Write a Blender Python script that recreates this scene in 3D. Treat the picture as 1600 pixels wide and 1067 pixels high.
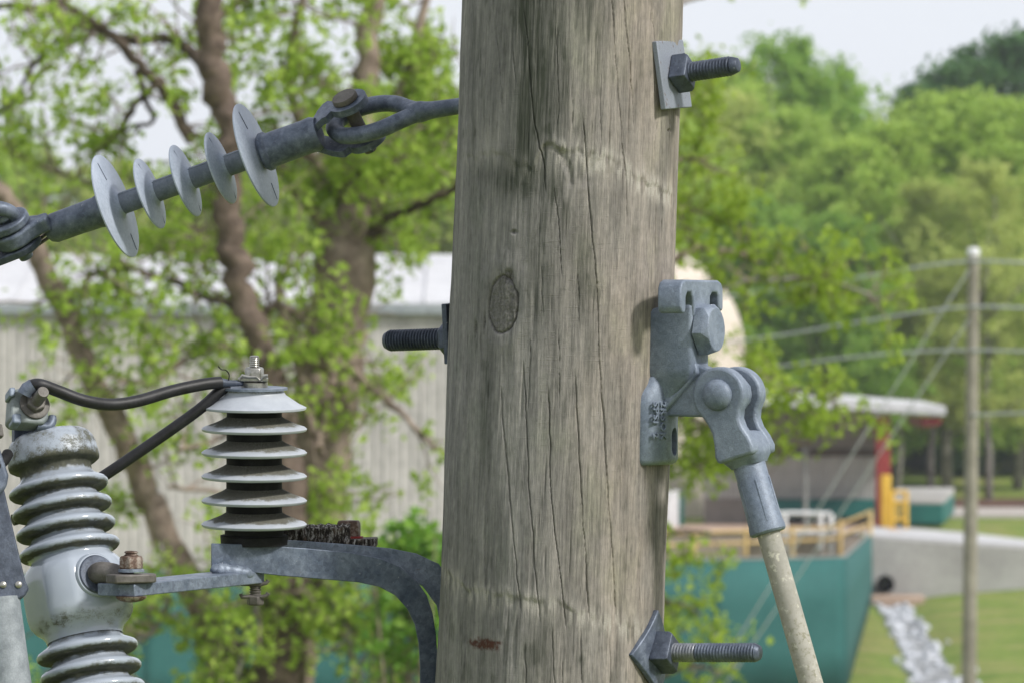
import bpy, bmesh, math, random
import numpy as np
from mathutils import Vector, Matrix

for _o in list(bpy.data.objects):
    bpy.data.objects.remove(_o)
scene = bpy.context.scene
COL = scene.collection
R = math.radians

# ------------------------------------------------------------------ camera
S = 0.0007            # metres per photo pixel at the pole
D = 6.0               # distance camera - pole axis
K = S / D
H = 7.0               # camera height
cam = bpy.data.cameras.new('camera')
cam_ob = bpy.data.objects.new('camera', cam)
COL.objects.link(cam_ob)
cam_ob.location = (0, 0, H)
cam_ob.rotation_euler = (R(90), 0, 0)
cam.sensor_width = 36.0
cam.lens = 36.0 / (1600 * K)
cam.clip_start = 0.1
cam.clip_end = 3000
cam.dof.use_dof = True
cam.dof.focus_distance = 5.93
cam.dof.aperture_fstop = 20.0
scene.camera = cam_ob

# ------------------------------------------------------------------ sky, sun, exposure
SUN_EL, SUN_AZ = R(40), R(-30)       # azimuth measured from +X towards the camera
sun_dir = Vector((math.cos(SUN_EL) * math.cos(SUN_AZ), math.cos(SUN_EL) * math.sin(SUN_AZ), math.sin(SUN_EL)))
world = bpy.data.worlds.new('World')
scene.world = world
world.use_nodes = True
wn, wl = world.node_tree.nodes, world.node_tree.links
wn.clear()
w_out = wn.new('ShaderNodeOutputWorld')
w_bg = wn.new('ShaderNodeBackground')
w_sky = wn.new('ShaderNodeTexSky')
w_sky.sky_type = 'NISHITA'
w_sky.sun_disc = False
w_sky.sun_elevation = SUN_EL
w_sky.sun_rotation = math.atan2(sun_dir.x, sun_dir.y)
w_sky.air_density = 1.0
w_sky.dust_density = 3.0
w_mix = wn.new('ShaderNodeMixRGB')
w_mix.inputs[0].default_value = 0.86
w_tc = wn.new('ShaderNodeTexCoord')
w_no = wn.new('ShaderNodeTexNoise')
w_no.inputs['Scale'].default_value = 2.2
w_no.inputs['Detail'].default_value = 5
w_rp = wn.new('ShaderNodeValToRGB')
w_rp.color_ramp.elements[0].position = 0.3
w_rp.color_ramp.elements[0].color = (6.6, 6.9, 7.5, 1)
w_rp.color_ramp.elements[1].position = 0.7
w_rp.color_ramp.elements[1].color = (7.3, 7.45, 7.9, 1)
wl.new(w_tc.outputs['Generated'], w_no.inputs['Vector'])
wl.new(w_no.outputs['Fac'], w_rp.inputs['Fac'])
wl.new(w_sky.outputs[0], w_mix.inputs[1])
wl.new(w_rp.outputs[0], w_mix.inputs[2])
wl.new(w_mix.outputs[0], w_bg.inputs[0])
w_bg.inputs[1].default_value = 0.1
wl.new(w_bg.outputs[0], w_out.inputs[0])

sun = bpy.data.lights.new('sun', 'SUN')
sun.energy = 3.0
sun.angle = R(7)
sun.color = (1.0, 0.97, 0.91)
sun_ob = bpy.data.objects.new('sun', sun)
COL.objects.link(sun_ob)
sun_ob.location = (5, -5, 20)
sun_ob.rotation_euler = sun_dir.to_track_quat('Z', 'Y').to_euler()

scene.view_settings.view_transform = 'Standard'
scene.view_settings.look = 'None'
scene.view_settings.gamma = 1
scene.view_settings.exposure = 0.5
scene.view_settings.use_curve_mapping = False
scene.render.engine = 'CYCLES'
scene.cycles.use_denoising = True
scene.cycles.max_bounces = 6
scene.cycles.transparent_max_bounces = 8

# ------------------------------------------------------------------ helpers
def P(px, py, Y=D):
    """photo pixel at depth Y -> world point"""
    return Vector(((px - 800) * K * Y, Y, H + (533.5 - py) * K * Y))

def lin(c):
    return tuple((x / 12.92 if x <= 0.04045 else ((x + 0.055) / 1.055) ** 2.4) for x in [v / 255 for v in c]) + (1,)

def tag(o, label=None, cat=None, group=None, kind=None):
    if label: o['label'] = label
    if cat: o['category'] = cat
    if group: o['group'] = group
    if kind: o['kind'] = kind
    return o

def empty(name, loc, label=None, cat=None, group=None, rz=0):
    o = bpy.data.objects.new(name, None)
    o.empty_display_size = 0.05
    COL.objects.link(o)
    o.location = loc
    o.rotation_euler = (0, 0, rz)
    return tag(o, label, cat, group)

def link_mesh(name, me, mat=None, parent=None, local=False):
    o = bpy.data.objects.new(name, me)
    COL.objects.link(o)
    if mat: me.materials.append(mat)
    if parent:
        o.parent = parent
        if not local:
            if parent.type == 'EMPTY':
                o.matrix_parent_inverse = Matrix.Translation(-Vector(parent.location))
    return o

def np_mesh(name, verts, faces, smooth=False):
    """verts (N,3); faces (M,k) constant k"""
    me = bpy.data.meshes.new(name)
    verts = np.asarray(verts, dtype=np.float32)
    faces = np.asarray(faces, dtype=np.int32)
    k = faces.shape[1]
    me.vertices.add(len(verts))
    me.vertices.foreach_set('co', verts.ravel())
    me.loops.add(faces.size)
    me.loops.foreach_set('vertex_index', faces.ravel())
    me.polygons.add(len(faces))
    me.polygons.foreach_set('loop_start', np.arange(0, faces.size, k, dtype=np.int32))
    me.polygons.foreach_set('loop_total', np.full(len(faces), k, dtype=np.int32))
    me.polygons.foreach_set('use_smooth', np.full(len(faces), smooth, dtype=bool))
    me.update(calc_edges=True)
    return me

def ortho(a):
    a = a.normalized()
    h = Vector((0, 0, 1)) if abs(a.z) < 0.9 else Vector((0, 1, 0))
    x = h.cross(a).normalized()
    return x, a.cross(x).normalized()

def smooth_path(pts, n=6):
    """Catmull-Rom through points; a point may be (Vector, radius)"""
    out = []
    q = [pts[0]] + list(pts) + [pts[-1]]
    for i in range(1, len(q) - 2):
        p0, p1, p2, p3 = q[i - 1], q[i], q[i + 1], q[i + 2]
        for j in range(n):
            t = j / n
            f = lambda a, b, c, d: 0.5 * ((2 * b) + (c - a) * t + (2 * a - 5 * b + 4 * c - d) * t * t + (3 * b - a - 3 * c + d) * t ** 3)
            out.append((f(p0[0], p1[0], p2[0], p3[0]), f(p0[1], p1[1], p2[1], p3[1])))
    out.append(pts[-1])
    return out

class MB:
    def __init__(self):
        self.v, self.f, self.a = [], [], []
    def add(self, vs, fs, at=0.0):
        b = len(self.v)
        self.v += [Vector(x) for x in vs]
        self.a += (list(at) if hasattr(at, '__len__') else [at] * len(vs))
        self.f += [tuple(b + i for i in f) for f in fs]
        return self
    def box(self, c, ax, h):
        c = Vector(c); x, y, z = [Vector(q).normalized() for q in ax]
        vs = [c + x * (h[0] * i) + y * (h[1] * j) + z * (h[2] * k) for k in (-1, 1) for j in (-1, 1) for i in (-1, 1)]
        return self.add(vs, [(0, 2, 3, 1), (4, 5, 7, 6), (0, 1, 5, 4), (2, 6, 7, 3), (0, 4, 6, 2), (1, 3, 7, 5)])
    def abox(self, x0, x1, y0, y1, z0, z1):
        return self.box(((x0 + x1) / 2, (y0 + y1) / 2, (z0 + z1) / 2), ((1, 0, 0), (0, 1, 0), (0, 0, 1)),
                        ((x1 - x0) / 2, (y1 - y0) / 2, (z1 - z0) / 2))
    def lathe(self, o, axis, prof, n=48, caps=True, squash=None, att=None):
        """prof: list of (t, r)"""
        o = Vector(o); a = Vector(axis).normalized(); x, y = ortho(a)
        vs, fs, at = [], [], []
        for i, (t, r) in enumerate(prof):
            for j in range(n):
                th = 2 * math.pi * j / n
                rr = r
                if squash: rr = squash(t, r, th)
                vs.append(o + a * t + x * (rr * math.cos(th)) + y * (rr * math.sin(th)))
                at.append(att[i] if att else 0.0)
        m = len(prof)
        for i in range(m - 1):
            for j in range(n):
                fs.append((i * n + j, i * n + (j + 1) % n, (i + 1) * n + (j + 1) % n, (i + 1) * n + j))
        if caps:
            fs.append(tuple(range(n))[::-1]); fs.append(tuple((m - 1) * n + j for j in range(n)))
        return self.add(vs, fs, at)
    def tube(self, pts, radii, n=16, caps=True, flat=None):
        pts = [Vector(p) for p in pts]
        if not hasattr(radii, '__len__'): radii = [radii] * len(pts)
        vs, fs = [], []
        prev = None
        for i, p in enumerate(pts):
            d = (pts[min(i + 1, len(pts) - 1)] - pts[max(i - 1, 0)])
            d = d.normalized() if d.length > 1e-9 else Vector((0, 0, 1))
            if prev is None:
                x, y = ortho(d)
            else:
                x = (prev - d * prev.dot(d)).normalized(); y = d.cross(x)
            prev = x
            for j in range(n):
                th = 2 * math.pi * j / n
                vs.append(p + x * (radii[i] * math.cos(th)) + y * (radii[i] * math.sin(th)))
        m = len(pts)
        for i in range(m - 1):
            for j in range(n):
                fs.append((i * n + j, i * n + (j + 1) % n, (i + 1) * n + (j + 1) % n, (i + 1) * n + j))
        if caps:
            fs.append(tuple(range(n))[::-1]); fs.append(tuple((m - 1) * n + j for j in range(n)))
        return self.add(vs, fs)
    def prism(self, outline, fn, c0, c1):
        n = len(outline)
        vs = [fn(a, b, c0) for a, b in outline] + [fn(a, b, c1) for a, b in outline]
        fs = [tuple(range(n))[::-1], tuple(range(n, 2 * n))]
        fs += [(i, (i + 1) % n, n + (i + 1) % n, n + i) for i in range(n)]
        return self.add(vs, fs)
    def build(self, name, mat, parent=None, bevel=0, segs=2, smooth=True, angle=38, local=False, attr=None, cut=None, fix=True):
        me = bpy.data.meshes.new(name)
        me.from_pydata([tuple(v) for v in self.v], [], self.f)
        if attr:
            at = me.attributes.new(attr, 'FLOAT', 'POINT')
            at.data.foreach_set('value', np.array(self.a, dtype=np.float32))
        if fix:
            bm = bmesh.new(); bm.from_mesh(me)
            bmesh.ops.recalc_face_normals(bm, faces=bm.faces)
            bm.to_mesh(me); bm.free()
        if cut:
            me = boolean_cut(me, cut)
        me.polygons.foreach_set('use_smooth', [smooth] * len(me.polygons))
        if smooth: me.set_sharp_from_angle(angle=R(angle))
        o = link_mesh(name, me, mat, parent, local)
        if bevel:
            m = o.modifiers.new('bevel', 'BEVEL')
            m.width = bevel; m.segments = segs; m.limit_method = 'ANGLE'; m.angle_limit = R(32)
            m.harden_normals = False
        return o

def boolean_cut(me, cutters):
    base = bpy.data.objects.new('cut_base', me); COL.objects.link(base)
    tmp = []
    for mb in cutters:
        cm = bpy.data.meshes.new('cutter'); cm.from_pydata([tuple(v) for v in mb.v], [], mb.f)
        bm = bmesh.new(); bm.from_mesh(cm); bmesh.ops.recalc_face_normals(bm, faces=bm.faces); bm.to_mesh(cm); bm.free()
        co = bpy.data.objects.new('cutter', cm); COL.objects.link(co); tmp.append(co)
        m = base.modifiers.new('b', 'BOOLEAN'); m.operation = 'DIFFERENCE'; m.object = co; m.solver = 'EXACT'
    dg = bpy.context.evaluated_depsgraph_get()
    new = bpy.data.meshes.new_from_object(base.evaluated_get(dg))
    for o in tmp + [base]:
        bpy.data.objects.remove(o)
    return new

def copy_tree(o, parent=None):
    c = o.copy(); COL.objects.link(c)
    if parent: c.parent = parent
    for ch in list(o.children): copy_tree(ch, c)
    return c

def arc(cx, cy, r, a0, a1, n=10):
    return [(cx + r * math.cos(R(a0 + (a1 - a0) * i / n)), cy + r * math.sin(R(a0 + (a1 - a0) * i / n))) for i in range(n + 1)]

def hexagon(r, rot=0):
    return [(r * math.cos(R(60 * i + rot)), r * math.sin(R(60 * i + rot))) for i in range(6)]

def thread_profile(t0, t1, r, pitch, tip=0.0, depth=0.2):
    pr = []
    t = t0
    n = max(2, int(abs(t1 - t0) / pitch))
    d = (t1 - t0) / n
    for i in range(n):
        a = t0 + d * i
        pr += [(a, r * (1 - depth)), (a + d * 0.18, r * (1 - depth)), (a + d * 0.45, r), (a + d * 0.62, r)]
    pr.append((t1, r * (1 - depth)))
    if tip:
        s = 1 if t1 > t0 else -1
        pr += [(t1 + s * tip * 0.15, r * 0.93), (t1 + s * tip * 0.9, r * 0.72), (t1 + s * tip, r * 0.6)]
    return pr

# ------------------------------------------------------------------ node material helper
class NM:
    def __init__(self, name):
        self.m = bpy.data.materials.new(name)
        self.m.use_nodes = True
        self.n, self.l = self.m.node_tree.nodes, self.m.node_tree.links
        self.n.clear()
        self.out = self.n.new('ShaderNodeOutputMaterial')
        self.b = self.n.new('ShaderNodeBsdfPrincipled')
        self.l.new(self.b.outputs[0], self.out.inputs[0])
        self.tc = None
    def coord(self, scale=(1, 1, 1), src='Object'):
        if self.tc is None: self.tc = self.n.new('ShaderNodeTexCoord')
        mp = self.n.new('ShaderNodeMapping')
        mp.inputs['Scale'].default_value = scale
        self.l.new(self.tc.outputs[src], mp.inputs[0])
        return mp.outputs[0]
    def attr(self, name, out='Fac'):
        a = self.n.new('ShaderNodeAttribute'); a.attribute_name = name
        return a.outputs[out]
    def mapv(self, vec, scale):
        mp = self.n.new('ShaderNodeMapping'); mp.inputs['Scale'].default_value = scale
        self.l.new(vec, mp.inputs[0]); return mp.outputs[0]
    def noise(self, scale, vec=None, detail=4, rough=0.6, dist=0.0):
        t = self.n.new('ShaderNodeTexNoise')
        t.inputs['Scale'].default_value = scale; t.inputs['Detail'].default_value = detail
        t.inputs['Roughness'].default_value = rough; t.inputs['Distortion'].default_value = dist
        self.l.new(vec if vec else self.coord(), t.inputs['Vector'])
        return t.outputs['Fac']
    def ramp(self, fac, stops):
        r = self.n.new('ShaderNodeValToRGB')
        while len(r.color_ramp.elements) < len(stops): r.color_ramp.elements.new(0.5)
        for e, (p, c) in zip(r.color_ramp.elements, stops):
            e.position = p
            e.color = c if len(c) == 4 else tuple(c) + (1,)
        self.l.new(fac, r.inputs[0]); return r.outputs[0]
    def mix(self, fac, a, b, mode='MIX'):
        m = self.n.new('ShaderNodeMixRGB'); m.blend_type = mode
        for i, v in enumerate((fac, a, b)):
            if isinstance(v, (int, float)): m.inputs[i].default_value = v if i == 0 else (v, v, v, 1)
            elif isinstance(v, tuple): m.inputs[i].default_value = v if len(v) == 4 else v + (1,)
            else: self.l.new(v, m.inputs[i])
        return m.outputs[0]
    def math(self, op, a, b=0.0):
        m = self.n.new('ShaderNodeMath'); m.operation = op; m.use_clamp = False
        for i, v in enumerate((a, b)):
            if isinstance(v, (int, float)): m.inputs[i].default_value = v
            else: self.l.new(v, m.inputs[i])
        return m.outputs[0]
    def rng(self, fac, a, b, c=0.0, d=1.0):
        m = self.n.new('ShaderNodeMapRange'); m.clamp = True
        for i, v in enumerate((fac, a, b, c, d)):
            if isinstance(v, (int, float)): m.inputs[i].default_value = v
            else: self.l.new(v, m.inputs[i])
        return m.outputs[0]
    def set(self, color=None, rough=None, metal=None, spec=None):
        for k, v in (('Base Color', color), ('Roughness', rough), ('Metallic', metal), ('Specular IOR Level', spec)):
            if v is None: continue
            if isinstance(v, (int, float)): self.b.inputs[k].default_value = v
            elif isinstance(v, tuple): self.b.inputs[k].default_value = v if len(v) == 4 else v + (1,)
            else: self.l.new(v, self.b.inputs[k])
        return self
    def bump(self, h, strength=0.3, dist=0.001):
        b = self.n.new('ShaderNodeBump'); b.inputs['Strength'].default_value = strength; b.inputs['Distance'].default_value = dist
        self.l.new(h, b.inputs['Height']); self.l.new(b.outputs[0], self.b.inputs['Normal'])
        return self

M = {}
def simple(name, c0, c1, scale, rough=0.6, metal=0.0, bump=0.2, bdist=0.001, spec=0.3, fine=None, spangle=0.0):
    nm = NM(name)
    n1 = nm.noise(scale, detail=5)
    col = nm.ramp(n1, [(0.35, c0), (0.65, c1)])
    n2 = nm.noise(fine or scale * 8, detail=3)
    col = nm.mix(0.35, col, nm.ramp(n2, [(0.3, (0.55, 0.55, 0.55)), (0.7, (1.25, 1.25, 1.25))]), 'MULTIPLY')
    if spangle:
        v = nm.n.new('ShaderNodeTexVoronoi'); v.inputs['Scale'].default_value = 230; nm.l.new(nm.coord(), v.inputs['Vector'])
        sp_ = nm.n.new('ShaderNodeRGBToBW'); nm.l.new(v.outputs['Color'], sp_.inputs[0])
        col = nm.mix(spangle, col, nm.ramp(sp_.outputs[0], [(0.2, (0.6, 0.62, 0.66)), (0.8, (1.4, 1.4, 1.4))]), 'MULTIPLY')
        n4 = nm.noise(110, detail=6, rough=0.75)
        col = nm.mix(nm.rng(n4, 0.66, 0.74, 0, 0.75), col, (0.11, 0.07, 0.05))
        n5 = nm.noise(260, detail=4, rough=0.7)
        col = nm.mix(nm.rng(n5, 0.66, 0.72, 0, 0.5), col, (0.45, 0.46, 0.48))
    nm.set(col, rough, metal, spec)
    if bump: nm.bump(n2, bump, bdist)
    M[name] = nm.m
    return nm

# foreground metals
simple('galvanized', (0.115, 0.142, 0.188), (0.20, 0.232, 0.285), 45, 0.5, 0.25, 0.35, 0.0006, 0.4, 500, 0.45)
simple('cast_grey', (0.125, 0.155, 0.205), (0.20, 0.235, 0.29), 30, 0.5, 0.15, 0.45, 0.0008, 0.4, 650, 0.25)
simple('dark_steel', (0.038, 0.048, 0.070), (0.082, 0.097, 0.130), 40, 0.5, 0.3, 0.4, 0.0006, 0.4, 500, 0.4)
simple('dull_steel', (0.064, 0.081, 0.114), (0.135, 0.158, 0.205), 60, 0.5, 0.3, 0.35, 0.0005, 0.4, 600, 0.4)
simple('thread_zinc', (0.12, 0.13, 0.15), (0.25, 0.26, 0.28), 90, 0.45, 0.4, 0.2, 0.0004, 0.5, 700, 0.3)
simple('brown_steel', (0.075, 0.068, 0.062), (0.14, 0.13, 0.12), 70, 0.55, 0.2, 0.4, 0.0006, 0.4, 500)
simple('pin_brown', (0.09, 0.08, 0.07), (0.13, 0.12, 0.105), 60, 0.6, 0.2, 0.3, 0.0005, 0.3, 400)
simple('stainless', (0.22, 0.215, 0.19), (0.40, 0.39, 0.36), 120, 0.3, 0.75, 0.15, 0.0004, 0.5, 600)
simple('polymer_grey', (0.27, 0.31, 0.38), (0.33, 0.37, 0.445), 35, 0.48, 0, 0.2, 0.0005, 0.4, 350)
simple('polymer_dark', (0.105, 0.125, 0.155), (0.17, 0.195, 0.235), 60, 0.55, 0, 0.4, 0.0006, 0.3, 450)
simple('black_rubber', (0.007, 0.007, 0.008), (0.018, 0.018, 0.021), 60, 0.5, 0, 0.4, 0.0006, 0.35, 350)
simple('black_base', (0.006, 0.006, 0.007), (0.018, 0.018, 0.019), 50, 0.7, 0, 0.3, 0.0006, 0.2)

simple('dull_blue', (0.068, 0.088, 0.128), (0.135, 0.162, 0.208), 45, 0.5, 0.3, 0.35, 0.0006, 0.4, 450, 0.45)
simple('terminal_paint', (0.13, 0.15, 0.155), (0.21, 0.235, 0.235), 45, 0.55, 0.1, 0.35, 0.0006, 0.3, 400)
simple('tube_grey', (0.17, 0.19, 0.21), (0.27, 0.295, 0.32), 60, 0.6, 0, 0.4, 0.0006, 0.3, 550)

def rusty(name, steel, amount):
    nm = NM(name)
    n1 = nm.noise(140, detail=6, rough=0.7)
    n2 = nm.noise(700, detail=3)
    col = nm.ramp(n1, [(amount - 0.06, steel), (amount + 0.05, (0.10, 0.055, 0.035)), (amount + 0.2, (0.055, 0.032, 0.024))])
    col = nm.mix(0.4, col, nm.ramp(n2, [(0.3, (0.6, 0.6, 0.6)), (0.7, (1.3, 1.3, 1.3))]), 'MULTIPLY')
    nm.set(col, 0.6, 0.2); nm.bump(n2, 0.5, 0.0008); M[name] = nm.m
rusty('rusty_nut', (0.25, 0.21, 0.18), 0.46)
rusty('rust_edge_plate', (0.20, 0.22, 0.26), 0.66)

def porcelain():
    nm = NM('porcelain')
    d = nm.attr('dirt')
    n1 = nm.noise(75, detail=6, rough=0.7)
    n2 = nm.noise(900, detail=4, rough=0.7)
    n3 = nm.noise(18, detail=2)
    n = nm.math('ADD', nm.math('MULTIPLY', n1, 0.62), nm.math('MULTIPLY', n2, 0.38))
    n = nm.math('ADD', n, nm.math('MULTIPLY', nm.math('SUBTRACT', n3, 0.5), 0.35))
    thr = nm.math('SUBTRACT', 0.84, nm.math('MULTIPLY', d, 0.5))
    mask = nm.rng(nm.math('SUBTRACT', n, thr), -0.07, 0.09)
    base = nm.ramp(n3, [(0.3, (0.27, 0.305, 0.36)), (0.7, (0.33, 0.365, 0.42))])
    dirt = nm.ramp(n1, [(0.35, (0.018, 0.020, 0.014)), (0.55, (0.05, 0.052, 0.035)), (0.72, (0.12, 0.12, 0.09))])
    nm.set(nm.mix(mask, base, dirt), nm.rng(mask, 0, 1, 0.14, 0.75), 0, 0.55)
    nm.bump(nm.math('MULTIPLY', mask, n2), 0.25, 0.0008)
    M['porcelain'] = nm.m
porcelain()

def arrester_polymer():
    nm = NM('arrester_polymer')
    d = nm.attr('dirt')
    n1 = nm.noise(60, detail=6, rough=0.7)
    n2 = nm.noise(700, detail=4, rough=0.75)
    n = nm.math('ADD', nm.math('MULTIPLY', n1, 0.5), nm.math('MULTIPLY', n2, 0.5))
    thr = nm.math('SUBTRACT', 0.80, nm.math('MULTIPLY', d, 0.55))
    mask = nm.rng(nm.math('SUBTRACT', n, thr), -0.03, 0.06)
    base = nm.ramp(n1, [(0.3, (0.31, 0.335, 0.375)), (0.7, (0.39, 0.415, 0.455))])
    dirt = nm.ramp(n2, [(0.35, (0.05, 0.049, 0.038)), (0.58, (0.13, 0.127, 0.105)), (0.72, (0.27, 0.268, 0.245))])
    nm.set(nm.mix(mask, base, dirt), nm.rng(mask, 0, 1, 0.4, 0.85), 0, 0.4)
    nm.bump(n2, 0.2, 0.0005)
    M['arrester_polymer'] = nm.m
arrester_polymer()

def fibreglass():
    nm = NM('fibreglass')
    n1 = nm.noise(30, detail=5, rough=0.65)
    n2 = nm.noise(190, detail=5, rough=0.7)
    n3 = nm.noise(500, detail=3)
    base = nm.ramp(n1, [(0.3, (0.25, 0.24, 0.21)), (0.7, (0.36, 0.345, 0.305))])
    mask = nm.math('MULTIPLY', nm.rng(n2, 0.5, 0.66), nm.rng(n1, 0.4, 0.6, 0.15, 0.8))
    base = nm.mix(mask, base, nm.ramp(n3, [(0.3, (0.085, 0.085, 0.04)), (0.7, (0.19, 0.18, 0.10))]))
    pale = nm.rng(nm.noise(120, detail=4), 0.60, 0.66)
    base = nm.mix(pale, base, (0.46, 0.44, 0.37))
    nm.set(base, 0.7, 0, 0.3); nm.bump(n2, 0.4, 0.001); M['fibreglass'] = nm.m
fibreglass()

def corroded():
    nm = NM('corroded_block')
    v = nm.coord((1, 1, 0.35))
    n1 = nm.noise(330, v, detail=5, rough=0.75)
    n2 = nm.noise(90, detail=4)
    col = nm.ramp(n1, [(0.40, (0.012, 0.010, 0.009)), (0.52, (0.07, 0.058, 0.048)), (0.58, (0.40, 0.385, 0.365))])
    col = nm.mix(nm.rng(n2, 0.55, 0.7), col, (0.12, 0.085, 0.06))
    nm.set(col, 0.85, 0, 0.2); nm.bump(n1, 0.8, 0.003); M['corroded_block'] = nm.m
corroded()

def wood():
    nm = NM('weathered_wood')
    uv = nm.attr('arc', 'Vector')                   # x arc metres, y height metres
    g1 = nm.noise(1.0, nm.mapv(uv, (420, 17, 1)), detail=5, rough=0.65)
    g2 = nm.noise(1.0, nm.mapv(uv, (1500, 70, 1)), detail=4, rough=0.7)
    g3 = nm.noise(1.0, nm.mapv(uv, (60, 5.5, 1)), detail=4, rough=0.6, dist=0.4)
    saw = nm.noise(1.0, nm.mapv(uv, (38, 900, 1)), detail=2, rough=0.5)
    patch = nm.noise(1.0, nm.mapv(uv, (11, 7, 1)), detail=4)
    fine = nm.noise(1.0, nm.mapv(uv, (900, 700, 1)), detail=3)
    col = nm.ramp(g3, [(0.28, (0.138, 0.136, 0.130)), (0.5, (0.207, 0.202, 0.192)), (0.72, (0.287, 0.276, 0.259))])
    col = nm.mix(0.5, col, nm.ramp(g1, [(0.30, (0.42, 0.42, 0.41)), (0.5, (0.98, 0.98, 0.98)), (0.72, (1.4, 1.37, 1.32))]), 'MULTIPLY')
    col = nm.mix(0.45, col, nm.ramp(g2, [(0.3, (0.5, 0.5, 0.5)), (0.7, (1.35, 1.35, 1.35))]), 'MULTIPLY')
    sun_tint = nm.math('MULTIPLY', nm.attr('sun_tint'), nm.rng(patch, 0.3, 0.7, 0.35, 1.0))
    col = nm.mix(nm.math('MULTIPLY', sun_tint, 0.6), col, (1.68, 1.38, 1.16), 'MULTIPLY')  # warm brightness of the sunlit side painted into the wood colour
    col = nm.mix(nm.rng(patch, 0.52, 0.68, 0, 0.5), col, (0.90, 1.02, 0.86), 'MULTIPLY')
    fk = nm.noise(1.0, nm.mapv(uv, (330, 26, 1)), detail=3, rough=0.6)
    col = nm.mix(nm.rng(fk, 0.64, 0.72, 0, 0.6), col, (0.055, 0.05, 0.044))
    fp = nm.noise(1.0, nm.mapv(uv, (150, 90, 1)), detail=5, rough=0.7)
    col = nm.mix(0.45, col, nm.ramp(fp, [(0.3, (0.6, 0.6, 0.6)), (0.7, (1.3, 1.3, 1.3))]), 'MULTIPLY')
    sawm = nm.math('MULTIPLY', nm.rng(saw, 0.62, 0.70), nm.attr('sawn'))
    col = nm.mix(nm.math('MULTIPLY', sawm, 0.25), col, (0.36, 0.34, 0.30))
    st = nm.math('MULTIPLY', nm.attr('stain'), nm.rng(g1, 0.25, 0.65, 1.15, 0.55))
    col = nm.mix(nm.math('MINIMUM', nm.math('MULTIPLY', st, 1.2), 0.9), col, (0.04, 0.046, 0.034))
    pl = nm.math('MULTIPLY', nm.attr('pale'), nm.rng(fine, 0.3, 0.6, 0.4, 1.0))
    col = nm.mix(pl, col, (0.44, 0.415, 0.37))
    kn = nm.math('MULTIPLY', nm.attr('knot'), nm.rng(nm.noise(1.0, nm.mapv(uv, (420, 300, 1)), detail=4, rough=0.7), 0.35, 0.6, 1.0, 0.25))
    col = nm.mix(kn, col, (0.028, 0.024, 0.020))
    ru = nm.math('MULTIPLY', nm.attr('rust'), nm.rng(nm.noise(1.0, nm.mapv(uv, (320, 160, 1)), detail=4), 0.28, 0.46))
    col = nm.mix(ru, col, (0.075, 0.035, 0.026))
    nm.set(col, 0.88, 0, 0.15)
    h = nm.math('ADD', nm.math('MULTIPLY', g1, 0.8), nm.math('MULTIPLY', g2, 0.5))
    h = nm.math('ADD', h, nm.math('MULTIPLY', sawm, 0.3))
    h = nm.math('ADD', h, nm.math('MULTIPLY', fine, 0.2))
    nm.bump(h, 0.8, 0.0022)
    M['weathered_wood'] = nm.m
wood()

def leafmat(name, c0, c1, c2, trans=0.35):
    nm = NM(name)
    g = nm.n.new('ShaderNodeNewGeometry')
    col = nm.ramp(g.outputs['Random Per Island'], [(0.0, c0), (0.5, c1), (1.0, c2)])
    oi = nm.n.new('ShaderNodeObjectInfo')
    col = nm.mix(1.0, col, nm.ramp(oi.outputs['Random'], [(0, (0.85, 0.88, 0.8)), (1, (1.15, 1.1, 1.15))]), 'MULTIPLY')
    nm.set(col, 0.55, 0, 0.3)
    tr = nm.n.new('ShaderNodeBsdfTranslucent'); nm.l.new(col, tr.inputs[0])
    mx = nm.n.new('ShaderNodeMixShader'); mx.inputs[0].default_value = trans
    nm.l.new(nm.b.outputs[0], mx.inputs[1]); nm.l.new(tr.outputs[0], mx.inputs[2]); nm.l.new(mx.outputs[0], nm.out.inputs[0])
    M[name] = nm.m
leafmat('leaf_spring', (0.23, 0.36, 0.045), (0.32, 0.47, 0.065), (0.42, 0.56, 0.10), 0.5)
leafmat('leaf_yellow', (0.28, 0.39, 0.04), (0.37, 0.50, 0.06), (0.47, 0.58, 0.09), 0.5)
leafmat('leaf_shrub', (0.12, 0.28, 0.04), (0.20, 0.39, 0.055), (0.30, 0.48, 0.08), 0.45)
leafmat('leaf_light', (0.32, 0.48, 0.08), (0.40, 0.56, 0.10), (0.49, 0.62, 0.14), 0.5)
leafmat('leaf_mid', (0.20, 0.37, 0.06), (0.28, 0.46, 0.075), (0.37, 0.53, 0.10), 0.5)
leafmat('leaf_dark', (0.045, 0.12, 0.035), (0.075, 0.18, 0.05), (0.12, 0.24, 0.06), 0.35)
leafmat('leaf_olive', (0.33, 0.43, 0.10), (0.40, 0.49, 0.125), (0.48, 0.54, 0.16), 0.5)
simple('bark', (0.16, 0.122, 0.10), (0.32, 0.255, 0.21), 9, 0.9, 0, 0.8, 0.02, 0.1, 40)
simple('bark_mid', (0.08, 0.06, 0.049), (0.19, 0.145, 0.118), 9, 0.9, 0, 0.8, 0.02, 0.1, 40)
simple('bark_dark', (0.06, 0.047, 0.038), (0.13, 0.10, 0.082), 9, 0.9, 0, 0.8, 0.02, 0.1, 40)
simple('bark_pale', (0.16, 0.15, 0.135), (0.30, 0.28, 0.25), 3, 0.9, 0, 0.6, 0.03, 0.1, 12)
simple('white_metal', (0.47, 0.47, 0.49), (0.56, 0.56, 0.575), 0.6, 0.5, 0, 0, 0, 0.3, 3)
simple('wall_metal', (0.38, 0.36, 0.345), (0.56, 0.53, 0.51), 0.9, 0.6, 0, 0, 0, 0.3, 5)
simple('eave_trim', (0.24, 0.265, 0.285), (0.30, 0.325, 0.345), 0.9, 0.5, 0, 0, 0, 0.3, 5)
simple('cream_paint', (0.52, 0.45, 0.38), (0.60, 0.53, 0.46), 0.8, 0.6, 0, 0, 0, 0.3, 6)
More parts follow.
